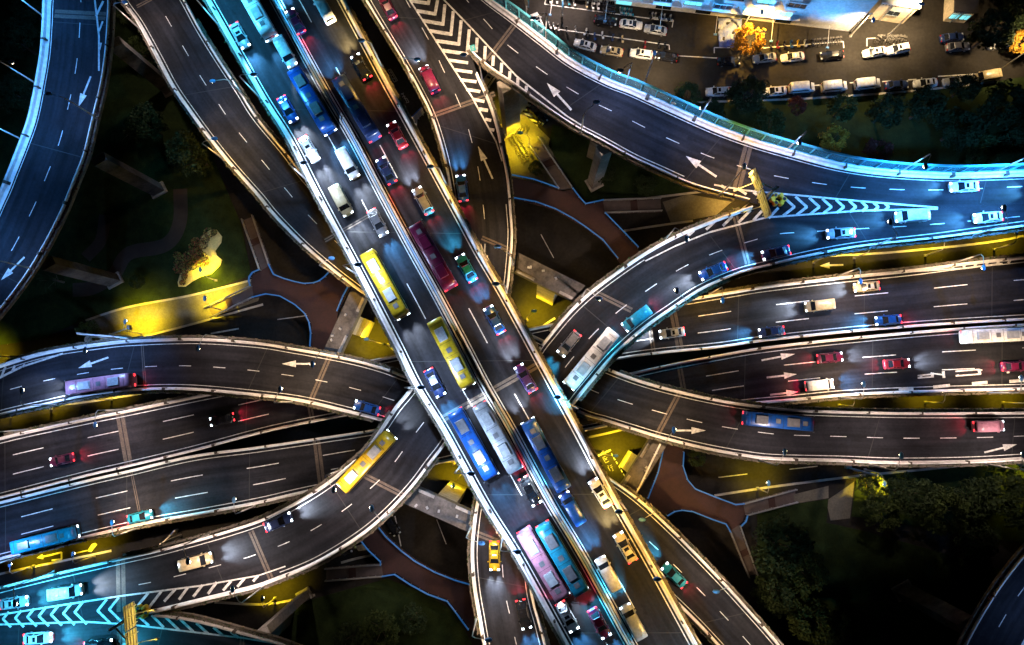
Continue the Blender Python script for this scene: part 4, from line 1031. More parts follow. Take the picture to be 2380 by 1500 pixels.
spot("headlight_beam", None, (pk.x, pk.y, .7), (0, 0, 0), (1, .95, .85), 9000, 50, .9, .1).rotation_euler = Vector((e.x, e.y, -.14)).to_track_quat('-Z', 'Y').to_euler()

# ------------------------------------------------------------------ street lamps
WARM, GOLD, COOL, CYAN, SOD, NEUT = (1.0, .68, .40), (1.0, .56, .11), (.24, .46, 1.0), (.06, .48, .88), (1.0, .70, .012), (1.0, .77, .66)
DEEP = (.07, .36, 1.0)
MOON = (.52, .69, 1.0)
STRT = (1.0, .70, .36)
def lamp(base, inward, label, color, watts, h=9.0, arm=2.3, ang=122, group="street lamps along the roads", lit=True, blend=.3):
    base = Vector(base); t = thing("street_lamp", label, "street lamp", base, 0, group)
    iv = Vector((inward.x, inward.y, 0)).normalized()
    m = MB(); m.tube((0, 0, 0), (0, 0, h - .6), .16, .09); m.tube((0, 0, h - .6), iv * .5 + Vector((0, 0, h)), .08, .07); m.box((0, 0, .25), (.5, .5, .5), taper=.7); part("pole", m, LPOLE, t, False)
    m = MB(); m.tube(iv * .5 + Vector((0, 0, h)), iv * (arm - .3) + Vector((0, 0, h + .15)), .07, .05); part("arm", m, LPOLE, t, False)
    m = MB(); m.blob(iv * (arm + .25) + Vector((0, 0, h + .17)), (.62 if abs(iv.x) > abs(iv.y) else .36, .36 if abs(iv.x) > abs(iv.y) else .62, .16)); hd = part("lamp_head", m, LHEAD, t, False, True)
    m = MB(); m.blob(iv * (arm + .35) + Vector((0, 0, h + .06)), (.36, .3, .12)); part("bulb", m, LBULB, t, False, True)
    o = spot("lamp_light", t, iv * (arm + .3) + Vector((0, 0, h - .12)), (0, 0, 0), color, watts, ang, blend, .22); o.rotation_euler = (iv * .22 + Vector((0, 0, -1))).to_track_quat('-Z', 'Y').to_euler()
    return t
def rlamp(road, side, px, label, color, watts=3200, h=9.0, arm=2.3, **kw):
    f, u = road.idx(px); a = road.pos(f, 0 if side == 'a' else 1, -.3 if side == 'a' else .3); iv = road.pos(f, .5) - a
    return lamp((a.x, a.y, road.z + .05), iv, label, color, watts, h, arm, **kw)
K_ = 2.9
for r, s_, p, c, wt, l in [
 (main, 'a', (746, 490), MOON, 3400, "street lamp with blue head leaning over the ramp beside the highway's white parapet"),
 (main, 'b', (1000, 360), GOLD, 3800, "lit street lamp over the highway beside the big blue sign"),
 (main, 'b', (1268, 850), GOLD, 3800, "street lamp at the highway's crossing with the cyan lit ramp"),
 (main, 'a', (1010, 965), MOON, 3400, "street lamp at the long joint of the highway above the curving ramp"),
 (main, 'b', (1560, 1390), GOLD, 3800, "lit street lamp on the gold parapet near the bottom edge"),
 (main, 'a', (1215, 1320), MOON, 3000, "street lamp on the white parapet above the bottom ramp"),
 (main, 'a', (560, 130), CYAN, 5200, "added cyan lamp on the white parapet of the cyan lit lanes"),  # cyan lamps of the top highway are added, standing in for headlight glow
 (main, 'a', (655, 300), CYAN, 3800, "added cyan lamp on the white parapet where the cyan lanes fade"),
 (main, 'b', (850, 90), GOLD, 3600, "street lamp on the gold parapet above the hidden planter strip"),
 (main, 'b', (1135, 615), GOLD, 3600, "street lamp on the parapet above the yellow planter"),
 (main, 'a', (870, 710), MOON, 3000, "street lamp on the white parapet beside the T shaped pier"),
 (main, 'b', (1400, 1095), GOLD, 3800, "street lamp on the gold parapet above the dark lettering"),
 (main, 'b', (1480, 1240), GOLD, 3400, "street lamp on the gold parapet beside the low ramp"),
 (main, 'a', (1110, 1150), MOON, 3000, "street lamp on the white parapet beside the yellow lit pier"),
 (main, 'b', (1640, 1535), CYAN, 5200, "added cyan lamp just outside the bottom edge"),
 (main, 'a', (490, 10), CYAN, 5200, "added cyan lamp at the top edge of the cyan lit lanes"),
 (bh, 'a', (540, 395), GOLD, 3000, "street lamp with blue head leaning out over the dark park"),
 (bh, 'a', (345, 95), NEUT, 2200, "street lamp on the ramp edge beside the dark park"),
 (bh, 'a', (800, 650), GOLD, 3000, "street lamp where the ramp slips under the highway by the T shaped pier"),
 (bh, 'b', (560, 212), NEUT, 1700, "street lamp between the ramp and the cyan lit highway"),
 (bh, 'a', (1545, 1023), WARM, 3000, "street lamp at the ramp end of the pier with white pipe"),
 (bh, 'a', (2040, 1082), NEUT, 2800, "street lamp leaning out above the lit tree"),
 (bh, 'a', (1790, 1068), NEUT, 2200, "street lamp on the ramp edge above the walkway stairs"),
 (bh, 'a', (2300, 1074), NEUT, 2600, "street lamp on the ramp edge near the lane arrow at the frame side"),
 (ce, 'b', (1100, 140), WARM, 4600, "street lamp standing at the gore nose above a teal plate"),
 (ce, 'b', (1190, 575), WARM, 2400, "street lamp with pale head on the gore ramp's outer parapet"),
 (ce, 'a', (870, 40), WARM, 2400, "street lamp on the gore ramp beside the planter at the top"),
 (ce, 'a', (985, 235), WARM, 2200, "street lamp on the gore ramp by the hidden lower road"),
 (ce, 'b', (915, 1180), NEUT, 2800, "street lamp with blue head inside the big lower curve"),
 (ce, 'b', (600, 1366), NEUT, 2800, "street lamp leaning over the yellow lit ground at the lower curve"),
 (ce, 'a', (790, 1098), NEUT, 2200, "street lamp on the curve's outer parapet above the cross highway"),
 (ce, 'a', (500, 1240), NEUT, 2200, "street lamp on the curve above the yellow planter gap"),
 (ce, 'a', (130, 1330), CYAN, 6500, "added cyan lamp on the cyan lit deck by the lower chevrons"),  # added lamp, gives this deck its cyan headlight glow
 (kk, 'b', (150, 1590), CYAN, 6500, "added cyan lamp just outside the picture on the cyan lit deck"),
 (es, 'a', (1362, 685), NEUT, 2800, "street lamp at the tip of the T shaped pier by the cyan lit ramp"),
 (es, 'a', (1112, 1240), WARM, 2800, "street lamp with blue head on the bottom ramp"),
 (es, 'b', (1560, 722), CYAN, 2800, "street lamp inside the curve above the cross highway"),
 (es, 'b', (1330, 945), CYAN, 3500, "street lamp at the underpass of the cyan lit ramp"),
 (es, 'a', (1560, 553), NEUT, 2400, "street lamp on the curve beside the dark strip"),
 (es, 'b', (2000, 577), DEEP, 4200, "added blue lamp on the blue merge above the yellow verge"),  # added blue lamps on the merge, in place of headlight glow on the deck
 (es, 'b', (2250, 546), DEEP, 6500, "added blue lamp on the bright blue merge near the frame side"),
 (es, 'a', (1118, 1460), WARM, 2600, "street lamp on the bottom ramp near the frame edge"),
 (dd, 'b', (1700, 458), GOLD, 3600, "street lamp at the gore beside the yellow sign"),
 (dd, 'a', (1805, 345), COOL, 2600, "street lamp leaning out over the lawn, upper of two on the teal screen"),
 (dd, 'a', (2070, 399), DEEP, 5200, "street lamp leaning out over the lawn, lower of two on the teal screen"),
 (dd, 'a', (2300, 404), DEEP, 6000, "added blue lamp on the blue merge side of the teal screen"),
 (dd, 'a', (1420, 192), COOL, 2800, "street lamp on the teal screen above the parked sedans"),
 (dd, 'a', (1600, 268), COOL, 2600, "street lamp on the teal screen beside the dark street trees"),
 (dd, 'a', (1240, 78), NEUT, 3000, "street lamp on the teal screen beside the half hidden white car"),
 (dd, 'b', (1380, 320), NEUT, 1800, "street lamp on the planter side of the wide ramp above the dark lawn"),
 (ar, 'a', (104, 47), DEEP, 3200, "upper street lamp leaning away from the blue lit curve"),
 (ar, 'a', (55, 325), DEEP, 3200, "lower street lamp leaning away from the blue lit curve"),
 (ar, 'a', (88, 200), DEEP, 2200, "street lamp on the blue lit curve between its two neighbours"),
 (ar, 'b', (225, 270), COOL, 1400, "street lamp on the planter side of the blue lit curve"),
 (ar, 'a', (-40, 545), DEEP, 3200, "street lamp of the blue lit curve outside the frame"),
 (ar, 'b', (75, 630), COOL, 1600, "street lamp on the planter side at the lower end of the blue curve"),
 (gf, 'a', (760, 823), WARM, 2600, "street lamp with blue head at the joint of the low ramp by the pier"),
 (gf, 'a', (262, 795), COOL, 2800, "street lamp with blue head behind the yellow sign frame"),
 (gf, 'a', (510, 788), NEUT, 1800, "street lamp on the low ramp beside the yellow lit road"),
 (gf, 'b', (700, 934), WARM, 2200, "street lamp on the low ramp's edge above the cross highway"),
 (gf, 'b', (150, 935), COOL, 3200, "street lamp on the low ramp's edge near the pink bus"),
 (gf, 'a', (1480, 1155), GOLD, 2600, "street lamp with white head on the yellow parapet beside the pier"),
 (gf, 'a', (1640, 1308), WARM, 2400, "street lamp on the low ramp above the dark ground"),
 (gf, 'a', (1770, 1450), WARM, 2400, "street lamp on the low ramp near the bottom corner"),
 (h1, 'a', (283, 957), NEUT, 2600, "street lamp with white arm on the cross highway below the low ramp"),
 (h1, 'a', (1935, 648), WARM, 3000, "street lamp on the cross highway by the grey ground arrow"),
 (h1, 'a', (2200, 617), WARM, 3200, "street lamp on the cross highway by the small hatching"),
 (h1, 'a', (1640, 690), GOLD, 2600, "street lamp on the cross highway where the ramp curve covers it"),
 (h1, 'a', (60, 1003), NEUT, 2200, "street lamp on the cross highway near the yellow ground strip"),
 (h2, 'b', (340, 1220), WARM, 3200, "lit street lamp on the cross highway above the yellow painted ground arrow"),
 (h2, 'b', (1965, 922), WARM, 3200, "street lamp with white arm beside the broad white dashes"),
 (h2, 'b', (2300, 909), WARM, 3200, "street lamp on the cross highway near the last broad dash"),
 (h2, 'b', (60, 1288), COOL, 3600, "street lamp on the cross highway by the cyan bus"),
 (h2, 'b', (600, 1170), NEUT, 1500, "street lamp on the cross highway beside the curve's planter"),
]: rlamp(r, s_, p, l, c, wt * K_ * (.62 if c is GOLD and r is main else 1.45 if (r in (h1, h2) and c is WARM) or c is MOON else 1.7 if (c is DEEP and r in (es, dd)) or (c is CYAN and r in (ce, kk)) else 1.0), **(dict(arm=1.0, ang=100) if c is GOLD and r is main else {}))
for (x, y), d, c, wt, l in [
 ((1306, 38), (0, 1), NEUT, 8000, "street lamp in the car park between the scooters and the screen"),
 ((1497, 195), (.3, 1), STRT, 7000, "street lamp on the verge by the black sedan of the lower row"),
 ((1722, 72), (.5, -.6), GOLD, 20000, "street lamp in the orange lit tree"),
 ((1976, 85), (0, -1), STRT, 15000, "street lamp with cyan head at the corner of the white building"),
 ((2065, 82), (.8, .6), STRT, 12000, "street lamp above the bicycle rack"),
 ((2320, 165), (0, 1), STRT, 5500, "street lamp at the end of the kerb row"),
 ((1230, 342), (-1, .3), SOD, 5200, "yellow street lamp over the bicycles under the wide ramp"),
 ((1180, 240), (.3, -1), SOD, 4200, "yellow street lamp beside the big lit pier of the wide ramp"),
 ((330, 775), (.2, 1), SOD, 8500, "yellow street lamp by the sign frame on the paved corner"),
 ((520, 722), (-.5, 1), SOD, 8500, "yellow street lamp at the foot of the walkway stairs"),
 ((503, 652), (-.8, 1), SOD, 4500, "yellow lamp post lighting the sculpted flower bed"),
 ((20, 830), (-1, 0), SOD, 4000, "yellow street lamp at the frame side above the low ramp"),
 ((890, 800), (-1, .3), SOD, 7000, "yellow lamp post between the T shaped pier and the highway's white parapet"),
 ((1225, 745), (.6, .5), SOD, 7000, "yellow lamp post below the pier of the gore ramp"),
 ((1400, 1050), (1, -.1), SOD, 7000, "yellow lamp post by the dark carriageway lettering"),
 ((1075, 1100), (-.4, -.6), SOD, 7000, "yellow lamp post by the blue tarpaulin"),
 ((1720, 490), (-1, .4), GOLD, 3600, "yellow street lamp at the paved tip below the gore sign"),
 ((2150, 594), (0, 1), SOD, 5200, "yellow street lamp on the verge between the blue merge and cross highway"),
 ((2010, 1092), (.2, -1), SOD, 4200, "yellow street lamp at the brightly lit tree"),
 ((2370, 1075), (0, -1), SOD, 3600, "yellow street lamp by the hedge at the frame side"),
 ((1760, 1135), (0, 1), SOD, 2400, "yellow street lamp along the ground road above the walkway stairs"),
 ((640, 1390), (0, 1), SOD, 4200, "yellow street lamp by the pale pier on the ground road"),
 ((120, 950), (0, 1), SOD, 4200, "yellow street lamp between the low ramp and cross highway"),
 ((2150, 935), (0, 1), SOD, 4200, "yellow street lamp in the strip between cross highway and low ramp"),
 ((80, 1315), (0, 1), SOD, 5200, "yellow street lamp in the strip below the cross highway"),
 ((2310, 580), (0, 1), SOD, 4200, "yellow street lamp on the verge near the frame side below the blue merge"),
 ((1985, 600), (0, 1), SOD, 3600, "yellow street lamp on the verge beside the grey ground arrow's tail"),
 ((1950, 942), (0, 1), SOD, 3600, "yellow street lamp in the strip below the white van by the planter"),
 ((2330, 936), (0, 1), SOD, 3600, "yellow street lamp in the strip at the frame side between highway and low ramp"),
 ((260, 928), (0, 1), SOD, 3600, "yellow street lamp in the strip below the pale pink bus"),
 ((25, 968), (0, 1), SOD, 3600, "yellow street lamp in the strip at the frame side below the low ramp"),
 ((220, 1292), (0, 1), SOD, 3600, "yellow street lamp in the strip above the long shadowed joint"),
 ((1890, 610), (0, 1), SOD, 2600, "yellow street lamp on the ground road by the grey arrow"),
]:
    b = pix(x, y, 0); lamp((b.x, b.y, .05), Vector((d[0], d[1], 0)), l, c, wt * (2.0 if y < 200 and x > 1240 else 2.2), 9.5 if y < 200 and x > 1240 else 4.5 if "flower" in l else 6.5, 1.6, 145 if y < 200 and x > 1240 else (92 if 'flower' in l else 108) if x < 560 else 118, blend=.9)

# ------------------------------------------------------------------ signs
def board(p, q_, z, hgt, name, label, cat, m, ribs=True, post=None, flood=False):
    a, b = pix(*p, z), pix(*q_, z); e = (b - a).normalized(); n = Vector((-e.y, e.x, 0)); c = (a + b) / 2
    if n.dot(-c) < 0: n = -n
    t = thing(name, label, cat, (c.x, c.y, z)); L = (b - a).length; rz = math.atan2(e.y, e.x)
    k = MB(); k.box((c.x, c.y, z + hgt / 2), (L, .12, hgt), rz); part("panel", k, m, t)
    k = MB()
    if ribs:
        for i in range(4): x = c + n * .14; k.box((x.x, x.y, z + hgt * (.12 + .25 * i)), (L, .14, .12), rz)
        for i in (-.35, 0, .35): x = c + n * .26 + e * (L * i); k.box((x.x, x.y, z + hgt / 2), (.14, .12, hgt), rz)
        part("back_rib", k, SIGNY if m is not SIGNY else LPOLE, t)
    if flood:
        fp = c + n * 3.0; k = MB(); k.box((fp.x, fp.y, z - .5), (.3, .6, .25), rz); k.tube((fp.x, fp.y, z - .5), (c.x, c.y, z + .1), .06); part('flood_light', k, LPOLE, t)
        o = spot('sign_flood', None, (fp.x, fp.y, z - .3), (0, 0, 0), (1.0, .70, .10), 1000, 120, .6, .3); o.rotation_euler = (Vector((c.x, c.y, z + hgt * .6)) - o.location).to_track_quat('-Z', 'Y').to_euler()
    if post:
        k = MB(); g0 = Vector(post); k.tube(g0, (g0.x, g0.y, z + hgt), .28, .2); k.tube((g0.x, g0.y, z + hgt * .5), (c.x, c.y, z + hgt * .5), .15); part("post", k, LPOLE, t)
    return t
gp = pix(1766, 470, ZC)
board((1742, 404), (1760, 448), ZC + 6, 2.9, "road_sign", "dull yellow overhead sign board, upper of the two boards at the blue merge", "road sign", SIGNY, post=gp, flood=True)
board((1760, 452), (1779, 509), ZC + 6, 2.9, "road_sign", "bright yellow overhead sign board, lower of the two boards at the blue merge", "road sign", SIGNY, post=gp, flood=True)
gp = pix(330, 1422, ZC)
board((311, 1398), (316, 1454), ZC + 6, 2.9, "road_sign", "bright yellow overhead sign board at the lower chevron gore", "road sign", SIGNY, post=gp, flood=True)
board((316, 1458), (322, 1530), ZC + 6, 2.9, "road_sign", "pale overhead sign board reaching the bottom edge below the lower chevrons", "road sign", SIGNY, post=gp, flood=True)
gp = pix(985, 335, 4)
board((958, 288), (985, 262), 12.0, 2.6, "road_sign", "blue road sign with ribbed back between highway and gore ramp", "road sign", SIGNB, post=(gp.x, gp.y, 0))
board((290, 786), (307, 786), 17, 1.6, "road_sign", "small teal sign above the low ramp's parapet by the yellow frame", "road sign", SIGNT, post=pix(318, 792, 0))
board((303, 757), (306, 768), 8, 1.2, "road_sign", "small blue sign on the yellow frame", "road sign", SIGNB, post=pix(318, 785, 0))
board((1034, 1062), (1056, 1056), 5, 1.6, "road_sign", "blue sign board under the highway edge near the yellow pier", "road sign", SIGNB, post=pix(1062, 1072, 0))
board((406, 1240), (414, 1228), 6, 1.6, "road_sign", "small blue sign in the planter gap below the cross highway", "road sign", SIGNB, post=pix(420, 1245, 0))
board((1222, 5), (1229, 18), 7, 2.2, "road_sign", "teal sign on a post beside the screen at the top edge", "road sign", SIGNT, post=pix(1222, 30, 0))
board((1962, 1088), (1974, 1085), 8, 1.2, "road_sign", "small teal sign below the low ramp near the lit tree", "road sign", SIGNT, post=pix(1985, 1092, 0))
board((2365, 1082), (2380, 1080), 8, 1.4, "road_sign", "small teal sign by the hedge at the frame side", "road sign", SIGNT, post=pix(2372, 1092, 0))
def gore_plate(px, label):
    p = pix(*px, ZC); t = thing("gore_plate", label, "road sign", p)
    k = MB(); k.box((p.x, p.y, ZC + .9), (.9, 1.1, .12), .3); part("panel", k, SIGNT, t)
    k = MB()
    for i in range(3): k.box((p.x, p.y - .3 + i * .3, ZC + .97), (.45, .12, .03), .3)
    part("white_bars", k, PAINT, t); k = MB(); k.tube(p, p + Vector((0, 0, .9)), .08); part("post", k, STEEL, t)
gore_plate((1100, 118), "small teal plate with white bars at the gore nose")
def frame_sign():
    p = pix(318, 790, 0); t = thing("sign_gantry", "yellow lit pipe frame gantry on the paved corner above the low ramp", "sign gantry", p)
    k = MB()
    A, B = pix(276, 790, 0), pix(290, 795, 0)
    for b in (A, B): k.tube(b, b + Vector((0, 0, 8)), .18); 
    a2, b2 = A + Vector((0, 0, 8)), pix(326, 788, 0) + Vector((0, 0, 7.2)); k.tube(a2 - Vector((1.2, 0, 0)), b2, .16); k.tube(a2 - Vector((1.2, 0, .8)), b2 - Vector((0, 0, .8)), .12)
    part("pipe_frame", k, SIGNY, t)
    k = MB(); c = a2 - Vector((1.2, 0, 0)); k.tube(c + Vector((.1, -.5, 0)), c + Vector((.1, -.5, .25)), .7, n=16); part("round_sign", k, PARA, t)
    k = MB(); c = b2 - Vector((1.6, 0, .4)); k.box(c, (.25, .5, 1.5)); part("signal_box", k, SIGNB, t)
frame_sign()
def barrels(cx, cy, label, grp):
    c = pix(cx, cy, ZC)
    for i in range(6):
        a = i * math.pi / 3; r = .62 if i else 0
        p = c + Vector((math.cos(a) * .95, math.sin(a) * .75, 0))
        t = thing("crash_barrel", label, "crash barrel", p, 0, grp)
        k = MB(); k.tube((0, 0, 0), (0, 0, .95), .44, .40, 14); part("drum", k, BARREL, t, False)
        k = MB(); k.tube((0, 0, .95), (0, 0, 1.0), .30, .26, 12); part("lid", k, BARREL if i % 2 else BLACK, t, False)
barrels(1806, 466, "yellow crash barrel at the chevrons beside the yellow sign boards", "crash barrels at the blue merge")
barrels(333, 1420, "yellow crash barrel at the lower chevron gore", "crash barrels at the lower gore")

# ------------------------------------------------------------------ trees and shrubs
def crown_mb(n, clumps, rx, rz, zc_, leaf, seed):
    random.seed(seed); m = MB(); cs = []
    for i in range(clumps):
        a = random.random() * 6.283; z = random.uniform(-.5, 1); r = math.sqrt(max(0, 1 - z * z * .85)) * random.uniform(.55, 1.0)
        cs.append(Vector((math.cos(a) * r * rx, math.sin(a) * r * rx, zc_ + z * rz)))
    for i in range(n):
        c = random.choice(cs); k = rx * .21
        v = Vector((random.gauss(0, 1), random.gauss(0, 1), random.gauss(0, .8))).normalized() * (k * random.uniform(.6, 1.25))
        m.leaf(c + v, leaf)
    return m
def tree_proto(kind):
    t = thing("tree", "", "tree")
    tr = MB(); tr.tube((0, 0, 0), (0, 0, 2.2), .28, .2); tr.tube((0, 0, 2.2), (.2, .1, 4.6), .2, .08)
    for i in range(6):
        a = i * 1.05; tr.tube((0, 0, 1.9 + i * .25), (math.cos(a) * 2.0, math.sin(a) * 2.0, 4.2 + (i % 3) * .5), .11, .03, 6)
    part("trunk", tr, BARK, t, False)
    if kind == "palm":
        m = MB()
        for i in range(14):
            a = i * .449 + .1; L = 2.9
            for k in range(14):
                s0 = k / 14; x = L * s0; z = 5.0 + 1.1 * math.sin(s0 * 2.4) - 1.0 * s0
                for s_ in (-1, 1):
                    b = Vector((math.cos(a) * x, math.sin(a) * x, z)); nn = Vector((-math.sin(a), math.cos(a), 0)) * s_
                    d = Vector((math.cos(a), math.sin(a), -.25)); w2 = .75 * (1 - s0 * .7)
                    m.add([b, b + d * .09, b + nn * w2 + d * .45 - Vector((0, 0, .2))], [(0, 1, 2)])
        part("crown", m, LEAFD, t, False)
    else:
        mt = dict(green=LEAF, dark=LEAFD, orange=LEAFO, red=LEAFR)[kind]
        part("crown", crown_mb(2600, 46, 3.2, 2.2, 5.0, .26, hash_(kind)), mt, t, False)
    return t
def hash_(s_): return sum(ord(c) * (i + 3) for i, c in enumerate(s_))
TPR = {}
def tree(px, py, r, kind, label, group="trees around the junction"):
    c = pix(px, py, 5.0 * r / 3.4); loc = (c.x, c.y, .05)
    if kind not in TPR: t = tree_proto(kind); TPR[kind] = t; t.location = loc; t.rotation_euler = (0, 0, random.random() * 6)
    else: t = dup(TPR[kind], loc, random.random() * 6)
    k = r / 3.4; t.scale = (k, k, k * random.uniform(.9, 1.1)); t["label"] = label; t["group"] = group
for row in [
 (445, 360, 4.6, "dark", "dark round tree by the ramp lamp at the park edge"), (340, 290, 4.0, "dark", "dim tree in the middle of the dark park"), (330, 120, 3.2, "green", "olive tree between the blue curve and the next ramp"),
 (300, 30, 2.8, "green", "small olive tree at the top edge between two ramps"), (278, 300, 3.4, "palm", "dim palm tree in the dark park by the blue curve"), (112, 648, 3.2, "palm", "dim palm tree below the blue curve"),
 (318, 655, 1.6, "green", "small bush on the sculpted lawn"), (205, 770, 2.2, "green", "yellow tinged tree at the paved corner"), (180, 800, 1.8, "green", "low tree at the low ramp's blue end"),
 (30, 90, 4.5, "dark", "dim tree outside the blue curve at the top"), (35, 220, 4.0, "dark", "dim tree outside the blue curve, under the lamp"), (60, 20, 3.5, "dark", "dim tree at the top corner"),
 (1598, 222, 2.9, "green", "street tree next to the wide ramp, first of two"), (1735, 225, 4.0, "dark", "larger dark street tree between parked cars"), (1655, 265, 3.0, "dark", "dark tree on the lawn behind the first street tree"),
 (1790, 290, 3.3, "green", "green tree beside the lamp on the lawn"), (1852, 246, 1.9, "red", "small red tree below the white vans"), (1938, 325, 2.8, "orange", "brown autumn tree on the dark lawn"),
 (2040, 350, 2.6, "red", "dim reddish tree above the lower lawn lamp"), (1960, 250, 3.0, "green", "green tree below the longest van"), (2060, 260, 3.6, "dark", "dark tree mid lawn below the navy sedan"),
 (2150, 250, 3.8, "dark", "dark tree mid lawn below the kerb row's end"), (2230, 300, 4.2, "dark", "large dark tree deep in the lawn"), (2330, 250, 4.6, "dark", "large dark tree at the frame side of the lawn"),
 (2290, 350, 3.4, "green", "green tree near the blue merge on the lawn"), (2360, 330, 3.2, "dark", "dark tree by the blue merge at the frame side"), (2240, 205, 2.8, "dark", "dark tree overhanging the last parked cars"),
 (2310, 70, 4.5, "dark", "big black tree beside the kiosk"), (2372, 100, 2.6, "orange", "orange lit shrubby tree by the silver suv"), (1740, 95, 3.3, "orange", "orange lit autumn tree on the car park"),
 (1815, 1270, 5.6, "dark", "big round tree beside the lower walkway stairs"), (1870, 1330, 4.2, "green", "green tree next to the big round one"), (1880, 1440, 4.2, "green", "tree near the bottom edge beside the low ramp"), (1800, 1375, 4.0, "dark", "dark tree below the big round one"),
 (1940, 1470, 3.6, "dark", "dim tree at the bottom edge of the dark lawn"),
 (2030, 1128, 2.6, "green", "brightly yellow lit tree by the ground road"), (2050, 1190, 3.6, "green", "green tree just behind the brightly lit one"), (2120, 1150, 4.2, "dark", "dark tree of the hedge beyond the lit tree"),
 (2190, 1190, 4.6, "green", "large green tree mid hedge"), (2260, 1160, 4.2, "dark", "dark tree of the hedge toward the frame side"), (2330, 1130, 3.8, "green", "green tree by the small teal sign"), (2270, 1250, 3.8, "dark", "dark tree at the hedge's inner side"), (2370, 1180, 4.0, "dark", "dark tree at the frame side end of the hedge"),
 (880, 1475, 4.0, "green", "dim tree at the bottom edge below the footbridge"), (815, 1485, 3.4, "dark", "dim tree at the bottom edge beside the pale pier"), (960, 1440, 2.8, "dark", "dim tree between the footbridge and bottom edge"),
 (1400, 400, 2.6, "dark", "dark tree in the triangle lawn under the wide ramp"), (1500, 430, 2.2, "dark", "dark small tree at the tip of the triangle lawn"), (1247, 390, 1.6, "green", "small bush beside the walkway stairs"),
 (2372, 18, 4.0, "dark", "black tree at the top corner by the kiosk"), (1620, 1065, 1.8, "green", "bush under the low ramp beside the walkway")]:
    tree(*row)
random.seed(11)
# sculpted flower bed: raised pale bed with a reclining animal of clipped shrubs
def z4(x, y): return (380 + x / 5.77, 440 + y / 5.77)
t = thing("flower_bed", "pale yellow lit flower bed carrying a long sculpted mass of shrubs on the lawn", "flower bed", pix(*z4(520, 950)))
bed = [(640, 545), (720, 550), (790, 640), (780, 720), (700, 830), (720, 890), (790, 950), (770, 1020), (650, 1140), (500, 1180), (380, 1250), (300, 1310), (210, 1310), (200, 1250), (235, 1130), (330, 1060), (450, 1000), (560, 900), (520, 800), (470, 730), (540, 620)]
k = MB(); k.prism([pix(*z4(*p)) for p in bed], 0, .3); part("sand_bed", k, SAND, t)
k1, k2, k3 = MB(), MB(), MB()
for (x, y, r, h) in [(640, 600, .9, 1.6), (590, 680, .8, 1.5), (560, 760, .8, 1.5), (470, 720, .7, 1.8), (440, 790, .7, 2.0), (430, 860, .7, 2.0), (500, 880, .9, 2.4), (560, 930, 1.0, 2.6), (450, 960, 1.1, 2.6), (380, 930, 1.0, 2.4), (320, 980, 1.0, 2.4), (260, 1010, .9, 2.2), (240, 1080, .9, 2.0), (300, 1100, .9, 1.6), (350, 1060, .9, 2.2), (430, 1040, .8, 2.2), (540, 1010, .8, 2.0), (590, 980, .8, 2.2), (310, 1180, .55, 1.1), (280, 1260, .5, .9), (220, 900, .6, 1.6), (700, 590, .5, .8)]:
    c = pix(*z4(x, y)); r *= 1.15
    for i in range(150):
        v = Vector((random.gauss(0, 1), random.gauss(0, 1), random.gauss(0, 1))).normalized()
        random.choice((k1, k1, k2, k3)).leaf((c.x + v.x * r, c.y + v.y * r, .3 + h * .5 + v.z * h * .5), .2)
part("red_shrubs", k1, mat("shrub_red_brown", (0.22, 0.07, 0.03), 0.7, 0.3, 1.0), t); part("green_shrubs", k2, mat("shrub_lime", (0.20, 0.26, 0.05), 0.7, 0.3, 1.0), t); part("dark_shrubs", k3, LEAFD, t)

# ------------------------------------------------------------------ bicycles, scooters and other small things
def bike_mb():
    m = MB(); 
    for x in (-.52, .52):
        for i in range(10):
            a, b = i * .628, (i + 1) * .628
            m.tube((x + .33 * math.cos(a), 0, .34 + .33 * math.sin(a)), (x + .33 * math.cos(b), 0, .34 + .33 * math.sin(b)), .03, n=4)
    for a, b in (((-.52, 0, .34), (-.12, 0, .3)), ((-.12, 0, .3), (-.22, 0, .85)), ((-.12, 0, .3), (.36, 0, .75)), ((-.2, 0, .75), (.36, 0, .78)), ((-.52, 0, .34), (-.2, 0, .75)), ((.52, 0, .34), (.33, 0, .95)), ((.33, -.28, .98), (.33, .28, .98))): m.tube(a, b, .035, n=5)
    m.box((-.24, 0, .9), (.26, .16, .07)); m.box((.52, 0, .95), (.3, .3, .2), taper=1.2); return m
BM = bike_mb().mesh("bicycle", mat("bicycle_frame", (0.05, 0.045, 0.04), 0.5))
def bikes(spots, label, group):
    for x, y, a in spots:
        o = bpy.data.objects.new("bicycle", BM); col.objects.link(o); p = pix(x, y, 0); o.location = (p.x, p.y, .13 if group.startswith("bicycles und") else .02); o.rotation_euler = (0, 0, a)
        o["label"] = label; o["category"] = "bicycle"; o["group"] = group
S = []
for i in range(17): S.append((1188 + i * 2.2 + random.uniform(-1, 1), 322 + i * 3.6, R(35) + random.uniform(-.25, .25)))
for i in range(15): S.append((1196 + i * 2.3 + random.uniform(-1, 1), 318 + i * 3.4, R(25) + random.uniform(-.25, .25)))
for i in range(9): S.append((1196 + i * 4.0, 300 + (i % 3) * 3, R(60) + random.uniform(-.3, .3)))
for i in range(6): S.append((1172 + i * 4, 292 + i * 1.5, R(70) + random.uniform(-.3, .3)))
bikes(S, "dark bicycle parked in the yellow lit rows under the wide ramp", "bicycles under the wide ramp")
S = [(2034 + i * 2.9, 96 + random.uniform(-3, 2), R(80) + random.uniform(-.3, .3)) for i in range(24)]
bikes(S, "dark bicycle crowded into the rack above two white cars", "bicycles in the street rack")
S = [(1890 + i * 6, 103 - i * .6, R(80) + random.uniform(-.3, .3)) for i in range(11)]
bikes(S, "dark bicycle in the row behind the black sedan at the white building", "bicycles by the white building")
